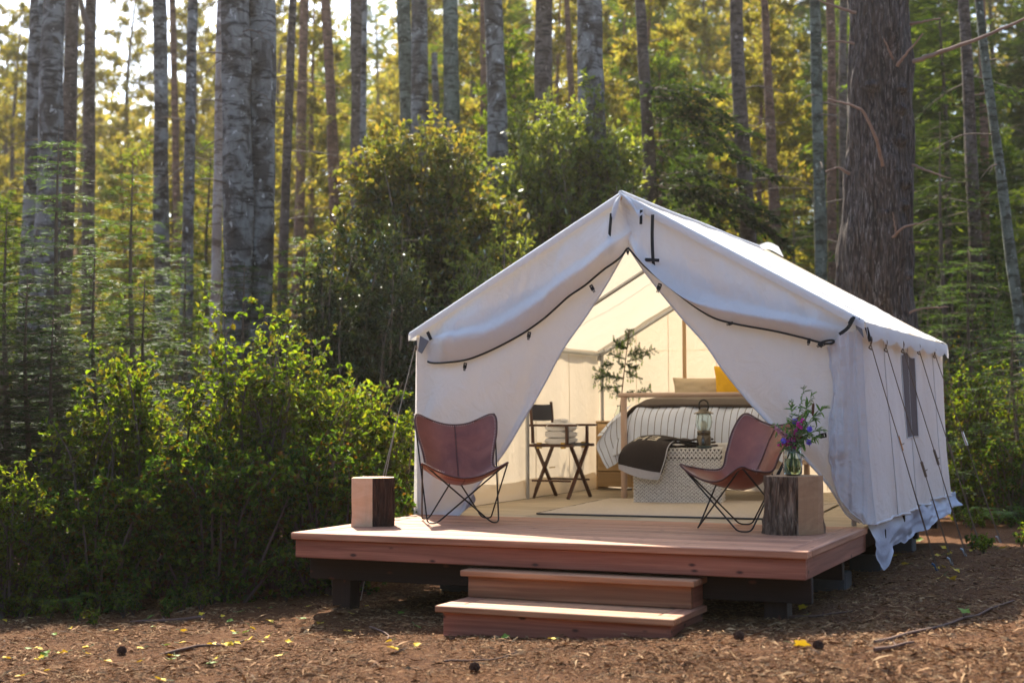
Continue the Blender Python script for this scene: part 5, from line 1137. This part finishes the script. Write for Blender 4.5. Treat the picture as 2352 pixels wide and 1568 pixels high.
# unseen wood added behind and beside the camera to cut low skylight
g = np.random.default_rng(33); N = 2300; th_ = g.uniform(-2.25, 2.25, N); r_ = g.uniform(15, 25, N); back = np.array([-FWD[0], -FWD[1]]); sd2 = np.array([RGT[0], RGT[1]]); xy = CP[:2]+(np.cos(th_)[:, None]*back+np.sin(th_)[:, None]*sd2)*r_[:, None]
zz_ = G(xy[:, 0], xy[:, 1])+g.uniform(0, 1, N)*g.uniform(6, 12.5, N); n = 12; Pp = np.repeat(np.column_stack([xy, zz_]), n, 0)+g.normal(size=(N*n, 3))*.9; m = MB(); leaf_cards(m, Pp, rnd(N*n, g), rnd(N*n, g), g.uniform(.5, 1.1, N*n), .42, 0, 1); stuff(m.build('unseen_wood_screen', lf_dkgreen))

# ------------------------------------------------------------------ young firs at the left
def sapling(label, px, dep, ytop, Rr, leaf, seed, dens=1.0, cat='sapling', gap=.13, z0=.12):
    g = np.random.default_rng(seed); x, y = at(px, dep); gz = float(G(x, y)); H = PD(px, ytop, dep)[2]-gz; t = thing('young_fir', label, cat, (x, y, gz)); st, tw, lv = MB(), MB(), MB()
    addtube(st, smooth_path([(0, 0, -.1), (.03, .02, H*.35), (-.02, 0, H*.7), (0, 0, H)], 5), np.linspace(.016*H**.8+.006, .004, 16), 7); st.build('trunk', bk_twig, t)
    z = H*z0
    while z < H-.05:
        f = z/H; nb = 5; a0 = g.uniform(0, 6.28)
        for i in range(nb):
            a = a0+i*2*math.pi/nb+g.normal()*.2; l = Rr*((1-f)**.75+.05)*g.uniform(.65, 1.12); d = np.array([math.cos(a), math.sin(a), .10]); c = np.array([0, 0, z+g.normal()*.03]); K = max(4, int(l/.05))
            s = np.linspace(0, 1, K)[:, None]; Q = c+d*l*s+np.array([0, 0, 1])*(.16*l*s-.34*l*s**2); addtube(tw, Q, np.linspace(.006, .002, K), 3, 0, False)
            S_ = np.array([-d[1], d[0], 0])
            rep = int(5*dens); nl = K*rep*2; f2 = g.uniform(.1, 1, nl); q = np.stack([np.interp(f2, s[:, 0], Q[:, k_]) for k_ in range(3)], 1); sd_ = g.choice([-1, 1], nl)[:, None]; L2 = (.12+.42*l*(1.02-f2))*g.uniform(.7, 1.1, nl); r_ = g.uniform(0, 1, nl)[:, None]
            ax = unit(S_*sd_+d*.75+np.array([0, 0, -.10])+rnd(nl, g)*.10); q = q+ax*L2[:, None]*r_*.8
            leaf_cards(lv, q, unit(ax+S_*sd_*g.normal(size=(nl, 1))*.5+d*g.normal(size=(nl, 1))*.5), np.array([0, 0, 1])+rnd(nl, g)*.30, g.uniform(.05, .11, nl), .016, 0, 1)
        z += gap*(1.1-.4*f)*H/3.2*g.uniform(.8, 1.2)+.04
    stuff(tw.build('branches', bk_twig, t)); stuff(lv.build('foliage', leaf, t)); return t
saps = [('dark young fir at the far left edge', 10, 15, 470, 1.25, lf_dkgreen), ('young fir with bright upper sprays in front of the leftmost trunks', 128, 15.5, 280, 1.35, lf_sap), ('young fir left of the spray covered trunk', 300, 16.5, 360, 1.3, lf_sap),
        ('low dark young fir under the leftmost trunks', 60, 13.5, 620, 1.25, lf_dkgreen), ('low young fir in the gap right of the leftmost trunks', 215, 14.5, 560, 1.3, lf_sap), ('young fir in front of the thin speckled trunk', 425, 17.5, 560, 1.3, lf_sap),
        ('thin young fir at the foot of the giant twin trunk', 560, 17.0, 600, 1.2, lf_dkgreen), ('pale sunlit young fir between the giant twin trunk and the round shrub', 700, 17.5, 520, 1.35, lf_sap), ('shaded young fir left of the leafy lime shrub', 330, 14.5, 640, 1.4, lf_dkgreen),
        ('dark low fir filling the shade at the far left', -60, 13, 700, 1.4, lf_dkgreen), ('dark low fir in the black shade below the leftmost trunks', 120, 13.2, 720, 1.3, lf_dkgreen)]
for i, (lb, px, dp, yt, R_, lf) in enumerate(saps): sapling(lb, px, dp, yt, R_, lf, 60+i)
for i, (lb, px, dp, yt, R_, lf) in enumerate((('dark fir thicket right of the huge ridged trunk', 2170, 22, 250, 2.0, lf_dkgreen), ('young fir behind the right end of the tent', 2230, 20, 560, 1.6, lf_sap), ('dark fir at the right edge behind the leaning trunk', 2380, 22, 330, 2.0, lf_dkgreen), ('low green fir right of the tent corner', 2330, 17, 740, 1.3, lf_sap), ('fir between the blue grey trunk and the reddish one', 1830, 26, 430, 1.9, lf_sap), ('soft green fir right of the dark boughs', 1590, 26, 330, 2.0, lf_sap))): sapling(lb, px, dp, yt, R_, lf, 90+i, .8)

# ------------------------------------------------------------------ broadleaf shrubs
def shrub(name, label, px, dep, ytop, wpx, leaf, seed, nst=34, ntw=13, nlf=15, L=.055, Wf=.62, cat='shrub', spread=1.0, kind=2, depth=1.0, bush=1.0, low=.12, stem=bk_twig, tall=None, bot=0.0, tips=None, rag=.22):
    g = np.random.default_rng(seed); x, y = at(px, dep); gz = float(G(x, y)); H = PD(px, ytop, dep)[2]-gz; Wd = wpx/CF*dep/2; t = thing(name, label, cat, (x, y, gz)); st, lv, tp_ = MB(), MB(), MB(); a_r = np.array([_cy, _sy, 0]); a_f = np.array([-_sy, _cy, 0])
    for i in range(nst):
        th = g.uniform(0, 2*math.pi); rr_ = g.random()**.5; cx, cf = math.cos(th)*rr_, math.sin(th)*rr_; hz = H*(math.sqrt(max(0, 1-rr_**2.4))*.78+.22)*g.uniform(1-rag, 1.05)
        root = a_r*cx*Wd*.30+a_f*cf*Wd*.25*depth; tip = a_r*cx*Wd*spread+a_f*cf*Wd*depth*.8+np.array([0, 0, hz]); mid = root*.55+tip*.45+np.array([0, 0, hz*.18])+rnd(1, g)[0]*.08*H
        Q = smooth_path([root-[0, 0, .05], mid, tip], 6); addtube(st, Q, np.linspace(.012*H**.6+.003, .0025, len(Q)), 4, 0, False); tn = unit(np.gradient(Q, axis=0))
        for j in range(ntw):
            f = low+(1-low)*(j+g.random())/ntw; k = min(int(f*(len(Q)-1)), len(Q)-1); q = Q[k]; tl_ = H*.17*bush*g.uniform(.5, 1.2)*(1.15-.5*f); d = unit(rnd(1, g)[0]*1.1+tn[k]*.6+np.array([0, 0, .25])); e = q+d*tl_; mm = (q+e)/2+rnd(1, g)[0]*tl_*.12; W_ = np.array([q, mm, e]); addtube(st, W_, [.0035, .0025, .001], 3, 0, False)
            n = nlf; s = g.uniform(.12, 1.02, n); b = np.stack([np.interp(s, np.linspace(0, 1, len(W_)), W_[:, c]) for c in range(3)], 1); ax = unit(rnd(n, g)+d*.6+np.array([0, 0, .05])); nn = unit(np.array([0, 0, 1.0])+rnd(n, g)*.8); l = L*g.uniform(.55, 1.2, n)
            if tips is not None and f > .72: leaf_cards(tp_, b, ax, nn, l, l*Wf, 0, kind, .2, .2)  # paler leaves on the upper stems stand in for sunlit tops
            else: leaf_cards(lv, b, ax, nn, l, l*Wf, 0, kind, .2, .2)
    stuff(st.build('stems', stem, t)); stuff(lv.build('foliage', leaf, t))
    if tips is not None: stuff(tp_.build('sunlit_leaves', tips, t))
    return t
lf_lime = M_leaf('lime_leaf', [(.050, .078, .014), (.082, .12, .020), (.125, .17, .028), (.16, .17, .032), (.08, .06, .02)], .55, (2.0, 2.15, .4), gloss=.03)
lf_bram = M_leaf('bramble_leaf', [(.022, .050, .013), (.042, .085, .017), (.072, .135, .022), (.14, .19, .03), (.10, .048, .02)], .45, (2.0, 2.0, .4), gloss=.03)
lf_ever = M_leaf('glossy_evergreen_leaf', [(.012, .026, .007), (.022, .042, .010), (.034, .056, .013), (.05, .066, .018)], .30, (2.1, 1.8, .45), rough=.35, gloss=.14)
lf_evert = M_leaf('evergreen_sunlit_leaf', [(.09, .12, .028), (.14, .165, .038), (.20, .16, .045)], .5, (1.8, 1.6, .5), rough=.4, gloss=.06)  # lighter leaf colour paints the sun on the shrub top
lf_wax = M_leaf('waxy_green_leaf', [(.022, .042, .010), (.038, .062, .014), (.058, .085, .02)], .38, (2.0, 1.8, .45), rough=.38, gloss=.10)
lf_waxt = M_leaf('waxy_sunlit_leaf', [(.11, .15, .035), (.16, .20, .05), (.20, .22, .06)], .5, (1.6, 1.5, .5), rough=.4, gloss=.06)  # sunlit tone painted onto the upper waxy leaves
# big evergreens behind the tent
shrub('evergreen_shrub', 'big dark glossy evergreen shrub left of the tent peak', 985, 20.0, 248, 560, lf_ever, 201, 120, 30, 20, .100, .58, kind=1, depth=.7, rag=.12, low=.10, bush=.62, tips=lf_evert)
shrub('evergreen_shrub', 'big lighter green evergreen shrub directly behind the tent peak', 1310, 22.0, 192, 500, lf_wax, 202, 120, 30, 20, .110, .48, kind=1, depth=.7, rag=.14, low=.12, bush=.60, tips=lf_waxt)
shrub('evergreen_shrub', 'lower dark evergreen shrub against the left slope of the tent', 850, 17.3, 500, 400, lf_ever, 203, 60, 26, 18, .072, .46, depth=.5, low=.08, bush=.7)
shrub('evergreen_shrub', 'small pale tipped shrub close above the left tent slope', 1120, 18.3, 500, 300, lf_wax, 204, 34, 22, 16, .080, .32, depth=.4, low=.2, bush=.7, tips=lf_waxt)
# lime hedge shrubs in front at the left
shrub('leafy_shrub', 'tall lime green shrub with round leaves left of the deck', 610, 12.9, 670, 560, lf_lime, 211, 40, 18, 11, .056, .80, depth=.6, bush=1.2, low=.32, rag=.45)
shrub('leafy_shrub', 'wide lime green shrub in the middle of the left hedge', 370, 12.6, 730, 520, lf_lime, 212, 34, 17, 11, .056, .80, depth=.6, bush=1.2, low=.30, rag=.45)
shrub('leafy_shrub', 'lime green shrub reaching toward the dark shade at the left', 200, 12.4, 870, 380, lf_lime, 213, 20, 15, 10, .054, .80, depth=.5, bush=1.2, low=.25, rag=.45)
shrub('leafy_shrub', 'green shrub touching the left tent wall behind the guy rope', 850, 13.3, 860, 330, lf_lime, 214, 28, 18, 12, .054, .80, depth=.6, bush=1.1, low=.2)
shrub('bramble', 'dark bramble thicket behind the left end of the deck', 760, 12.2, 1010, 460, lf_bram, 221, 40, 20, 15, .050, .75, depth=.5, bush=1.0, low=.04)
shrub('bramble', 'dark bramble thicket below the middle of the left hedge', 500, 11.9, 1000, 520, lf_bram, 222, 44, 20, 15, .050, .75, depth=.5, bush=1.0, low=.04)
shrub('bramble', 'green bramble spilling over the ground at the lower left', 220, 11.7, 1080, 520, lf_bram, 223, 44, 20, 15, .048, .75, depth=.5, bush=1.0, low=.04)
shrub('bramble', 'pale leaved bramble at the left edge of the picture', 20, 11.6, 1060, 380, lf_lime, 224, 34, 18, 13, .040, .7, depth=.5, bush=1.0, low=.06)
# undergrowth at the right
for i, (lb, px, dp, yt, wp, lf, L_) in enumerate((('leafy green shrub right of the tent rear corner', 2260, 17.5, 800, 260, lf_lime, .05), ('low red tinged shrub right of the guy ropes', 2330, 16.2, 985, 260, lf_bram, .045), ('pale green shrub at the right edge', 2400, 18, 830, 300, lf_lime, .05), ('bright low shrub behind the guy ropes', 2235, 17, 1010, 200, lf_lime, .045), ('shaded undergrowth shrub further back on the right', 2180, 20, 780, 260, lf_bram, .05), ('dim shrub between the trunks right of the huge one', 2300, 21, 640, 300, lf_bram, .05))):
    shrub('undergrowth_shrub', lb, px, dp, yt, wp, lf, 240+i, 26, 14, 13, L_, .6, depth=.7, bush=1.0, low=.05)
# shrub wall far behind at mid depth so that no ground shows between the trunks
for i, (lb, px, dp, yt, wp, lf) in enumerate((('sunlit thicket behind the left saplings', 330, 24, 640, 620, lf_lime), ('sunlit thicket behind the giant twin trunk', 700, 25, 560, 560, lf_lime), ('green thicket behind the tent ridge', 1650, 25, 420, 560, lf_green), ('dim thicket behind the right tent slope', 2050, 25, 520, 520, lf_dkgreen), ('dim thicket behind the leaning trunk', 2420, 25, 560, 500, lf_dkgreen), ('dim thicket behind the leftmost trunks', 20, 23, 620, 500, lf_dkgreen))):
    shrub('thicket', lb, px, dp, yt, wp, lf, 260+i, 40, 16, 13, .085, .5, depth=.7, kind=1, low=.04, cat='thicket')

# ferns
def fern(label, px, py, dep, Lf, n, leaf, seed, group=None, lean=None):
    g = np.random.default_rng(seed); p = PD(px, py, dep); gz = float(G(p[0], p[1])); t = thing('fern', label, 'fern', (p[0], p[1], gz), 0, group); rel = p[2]-gz
    for i in range(n):
        a = i*2.4+g.normal()*.3 if lean is None else lean+g.normal()*.7; d = np.array([math.cos(a), math.sin(a), 0]); s = np.linspace(0, 1, 26)[:, None]; Q = d*Lf*s*.8+np.array([0, 0, 1])*(Lf*1.15*s-Lf*.95*s**2)*g.uniform(.7, 1.05); m = MB(); addtube(m, Q, np.linspace(.003, .001, 26), 3, 0, False); S_ = np.array([-d[1], d[0], 0])
        T_ = unit(np.gradient(Q, axis=0)); w_ = Lf*.20*np.sin(np.clip(s[:, 0]*.92+.10, 0, 1)*math.pi)**.8
        for sg in (-1, 1): leaf_cards(m, Q[3:], S_*sg+T_[3:]*.45+[0, 0, -.15], np.tile([0, 0, 1.0], (23, 1)), w_[3:], Lf*.036, 0, 1)
        m.build('frond', leaf, t)
    return t
lf_fern = M_leaf('fern_frond', [(.09, .16, .03), (.13, .21, .04)], .5, (1.5, 1.6, .4), gloss=.04)
fern('bright yellow green fern at the lower left', 145, 1330, 11.5, .48, 6, lf_fern, 1); fern('fern half buried in the left hedge', 150, 1130, 12.2, .5, 7, lf_fern, 2); fern('fern under the guy ropes at the right', 2290, 1130, 16, .6, 9, lf_fern, 3); fern('fern at the right edge beside the red tinged shrub', 2345, 1180, 15.5, .6, 8, lf_fern, 4); fern('pale fern at the left edge', 20, 1180, 12, .5, 8, lf_fern, 5)
# low plants along the front of the hedge
def low_plant(label, x, y, H, leaf, seed, group):
    g = np.random.default_rng(seed); t = thing('low_plant', label, 'plant', (x, y, float(G(x, y))), 0, group); st, lv = MB(), MB()
    for i in range(9):
        d = rnd(1, g)[0]*.55; d[2] = 1; Q = np.array([[0, 0, -.01], d*H*.5, d*H*g.uniform(.7, 1.1)]); addtube(st, Q, [.003, .002, .001], 3, 0, False); n = 10; s = g.uniform(.25, 1, n)[:, None]; b = Q[2]*s; l = .036*g.uniform(.6, 1.2, n); leaf_cards(lv, b, rnd(n, g)+[0, 0, .1], np.array([0, 0, 1])+rnd(n, g)*.5, l, l*.65, 0, 2)
    stuff(st.build('stems', bk_twig, t)); stuff(lv.build('foliage', leaf, t)); return t
g = np.random.default_rng(8); k = 0
for i in range(34):
    px = g.uniform(-20, 690); py = g.uniform(1345, 1420)-max(0, (px-450))*.1; p = PZ(px, py, -.66); low_plant('small leafy plant at the foot of the left hedge', p[0], p[1], g.uniform(.08, .22), lf_bram if g.random() < .7 else lf_lime, 300+i, 'low plants at the foot of the left hedge')
for i in range(26):
    px = g.uniform(2215, 2420); py = g.uniform(1190, 1275); p = PZ(px, py, -.40); low_plant('small leafy plant on the ground beyond the guy ropes', p[0], p[1], g.uniform(.08, .24), lf_bram if g.random() < .5 else lf_lime, 350+i, 'low plants beyond the guy ropes')

# ------------------------------------------------------------------ litter on the ground
def M_straw(name, cols):
    m, nt = newmat(name); t = NT(nt); gm_ = t.n('ShaderNodeNewGeometry'); n = len(cols); c = t.ramp(gm_.outputs['Random Per Island'], [((i+.5)/n, k) for i, k in enumerate(cols)]); t.out(t.bsdf(c, .85, spec=.2)); return m
mt_straw = M_straw('wood_straw', [(.10, .040, .014), (.22, .105, .042), (.36, .205, .095), (.16, .068, .026), (.46, .30, .15), (.05, .021, .009)])
g = np.random.default_rng(17)
def litter(N, px0, px1, py0, py1, L0, L1, W0, name, thick=.004, seed=0, patch=True):
    px = g.uniform(px0, px1, N); py = py1-(py1-py0)*g.random(N)**1.0; P = np.array([PZ(a, b, -.56) for a, b in zip(px, py)]); x, y = P[:, 0], P[:, 1]
    keep = ~((x > 1.40) & (x < 3.03) & (y > -.50) & (y < .2)); 
    if patch: keep &= (vn(x*2.2, y*2.2, 4)+.6*vn(x*7, y*7, 2)) > g.uniform(-1.3, .55, N)
    x, y = x[keep], y[keep]; n = len(x); a = g.uniform(0, 2*math.pi, n); L = g.uniform(L0, L1, n)*g.random(n)**.5; tl = g.normal(size=n)*.16; W = W0*g.uniform(.5, 1.3, n); z = G(x, y)+g.uniform(.001, .012, n)+np.abs(tl)*L*.4
    d = np.stack([np.cos(a), np.sin(a), tl], 1); s = np.stack([-np.sin(a), np.cos(a), g.normal(size=n)*.4], 1)*W[:, None]/2; c = np.stack([x, y, z], 1); b = np.stack([-np.sin(a), np.cos(a), np.abs(g.normal(size=n))*.3], 1)*(g.normal(size=n)*.12*L)[:, None]; h = np.array([0, 0, thick])
    V = np.stack([c-d*L[:, None]/2-s*.3, c-d*L[:, None]/2+s*.3, c+b-s+h, c+b+s+h*.2, c+d*L[:, None]/2-s*.3, c+d*L[:, None]/2+s*.3], 1).reshape(-1, 3); F = np.arange(n)[:, None]*6; F = np.concatenate([F+np.array([[0, 1, 3, 2]]), F+np.array([[2, 3, 5, 4]])]); m = MB(); m.add(V, F); return m
m = litter(130000, -60, 2420, 1290, 1690, .022, .085, .0040, 's'); stuff(m.build('forest_litter', mt_straw), 'straw coloured wood shreds and needles covering the ground', 'litter')
m = litter(5500, -60, 2420, 1300, 1690, .05, .16, .013, 's', .008); stuff(m.build('bark_chips', mt_straw), 'larger bark strips strewn over the ground litter', 'litter')
# sticks
mt_stick = M_plain('stick_bark', (.12, .065, .045), .9, vary=.5)
for i, (q0, q1, r_, lb) in enumerate((((2010, 1540), (2330, 1440), .012, 'long thin stick on the ground at the lower right'), ((1020, 1531), (1190, 1515), .007, 'thin reddish stick below the steps'), ((380, 1480), (560, 1455), .012, 'pale stick among the yellow leaves'), ((2010, 1560), (2100, 1548), .016, 'short dark stick near the lower right pine cone'), ((470, 1395), (300, 1400), .020, 'weathered stick along the hedge foot'), ((1780, 1465), (1960, 1458), .010, 'curved brown stick right of the steps'), ((850, 1440), (890, 1470), .008, 'small pale twig beside the left deck post'))):
    a, b = PZ(*q0, -.58), PZ(*q1, -.58); mid = (a+b)/2+rnd(1, g)[0]*.06; Q = smooth_path([a, mid, b], 5); Q[:, 2] = G(Q[:, 0], Q[:, 1])+.014; o = thing('stick', lb, 'stick', tuple(Q[5])); mm = MB(); addtube(mm, Q-Q[5], np.linspace(r_, r_*.5, len(Q)), 6); mm.build('stem', mt_stick, o); q = Q[6]-Q[5]; mm = MB(); addtube(mm, [q, q+np.array([g.normal()*.06, g.normal()*.06, .02])], [r_*.5, r_*.25], 5); mm.build('side_twig', mt_stick, o)
# fallen leaves
lf_yel = M_leaf('yellow_fallen_leaf', [(.62, .42, .02), (.70, .52, .04), (.55, .33, .03)], .25, (1.1, 1.0, .5), gloss=.05); lf_grn = M_leaf('green_fallen_leaf', [(.10, .20, .03), (.18, .28, .04)], .25, gloss=.05)
def fleaf(x, y, s, mat, label, group=None, lobes=5):
    o = thing('fallen_leaf', label, 'leaf', (x, y, float(G(x, y))+.022), g.uniform(0, 6.28), group); n = 20; a = np.linspace(0, 2*math.pi, n, endpoint=False); r = s*(.42+.10*np.cos(a*lobes)+.05*np.cos(a)); h = .25*s*g.uniform(-1, 1)*np.cos(a*2+g.uniform(0, 6))*r/s+.10*s*np.abs(np.sin(a))
    V = np.vstack([np.stack([r*np.cos(a), r*np.sin(a), h], 1), [0, 0, 0]]); Fm = np.stack([np.arange(n), (np.arange(n)+1) % n, np.full(n, n)], 1); m = MB(); m.add(V, Fm, 0, True); m.build('blade', mat, o); m = MB(); addtube(m, [(-.35*s, 0, 0), (-.7*s, .02*s, .01), (-.95*s, .1*s, .012)], .0015, 4); m.build('stalk', mt_stem, o); o.rotation_euler = (g.normal()*.25, g.normal()*.25, g.uniform(0, 6.28)); return o
named = [((1840, 1518), .10, lf_yel, 'largest yellow fallen leaf, between two pine cones at the lower right'), ((903, 1508), .085, lf_yel, 'bright yellow fallen leaf in the foreground left of the steps'), ((2215, 1442), .085, lf_grn, 'pale green curled leaf on the bare litter at the right'), ((1268, 1492), .06, lf_yel, 'small yellow green leaf in front of the lower step'), ((1160, 1480), .06, lf_grn, 'upright greenish leaf leaning near the lower step'), ((485, 1513), .075, lf_grn, 'round dark green leaf among the yellow ones'), ((395, 1503), .06, lf_grn, 'small dark green leaf left of the round dark green leaf'), ((1855, 1442), .07, lf_yel, 'yellow leaf resting on the curved stick'), ((958, 1448), .06, lf_grn, 'green leaf under the front of the deck'), ((370, 1560), .07, lf_yel, 'yellow leaf at the bottom edge of the picture'), ((2150, 1332), .07, lf_yel, 'yellow green leaf near the guy rope pegs'), ((1845, 1418), .07, lf_yel, 'yellow leaf half hidden under a dark green leaf by the deck corner'), ((750, 1350), .05, lf_yel, 'small yellow leaf left of the left deck post')]
for (q, s, mt_, lb) in named: p = PZ(q[0], q[1], -.58 if q[0] < 1500 else -.52); fleaf(p[0], p[1], s, mt_, lb)
for i in range(60):
    px = g.uniform(0, 640)**1.0 if g.random() < .85 else g.uniform(640, 1000); py = g.uniform(1372, 1560) if px < 200 else g.uniform(1385, 1520); p = PZ(px, py, -.62); fleaf(p[0], p[1], g.uniform(.035, .07), lf_yel if g.random() < .82 else lf_grn, 'small fallen leaf scattered on the litter below the left hedge', 'small fallen leaves below the left hedge')
for i in range(16):
    px = g.uniform(2000, 2352); py = g.uniform(1225, 1330); p = PZ(px, py, -.42); fleaf(p[0], p[1], g.uniform(.05, .09), lf_yel if g.random() < .8 else lf_grn, 'small fallen leaf on the ground around the guy rope pegs', 'small fallen leaves around the pegs')
# pine cones
mt_cone = M_plain('pine_cone', (.12, .072, .052), .85, vary=.5)
for (px, py, lb) in ((1698, 1510, 'dark round pine cone below the right end of the steps'), (1880, 1545, 'pine cone just right of the largest yellow leaf'), (1090, 1540, 'dark flat cone fragment at the bottom centre'), (280, 1475, 'dark pine cone among the yellow leaves')):
    p = PZ(px, py, -.57); o = thing('pine_cone', lb, 'pine cone', (p[0], p[1], float(G(p[0], p[1]))+.022)); m = MB(); n = 90; k_ = np.arange(n); zz = 1-2*(k_+.5)/n; a = k_*2.39996; rr_ = np.sqrt(1-zz**2); d = np.stack([rr_*np.cos(a), rr_*np.sin(a), zz], 1); V, F = lathe([(.001, -.026), (.02, -.018), (.026, 0), (.02, .018), (.001, .026)], 12); m.add(V, F, 0, True); leaf_cards(m, d*.022, d+[0, 0, .5], np.cross(d, [0, 0, 1.0])+d*.2, .020, .016, 0, 2); m.build('scales', mt_cone, o); o.scale = (.8, .8, .72)
# ------------------------------------------------------------------ haze in the forest air
m, nt = newmat('haze'); t = NT(nt); pv = t.n('ShaderNodeVolumePrincipled'); pv.inputs['Color'].default_value = (1.0, .93, .80, 1); pv.inputs['Density'].default_value = .0004; pv.inputs['Anisotropy'].default_value = .65
o_ = t.n('ShaderNodeOutputMaterial'); t.l(pv.outputs[0], o_.inputs['Volume'])
hm_ = MB(); hm_.add(boxV(840, 840, 62, (0, 150, 28)), BF); stuff(hm_.build('haze', m))
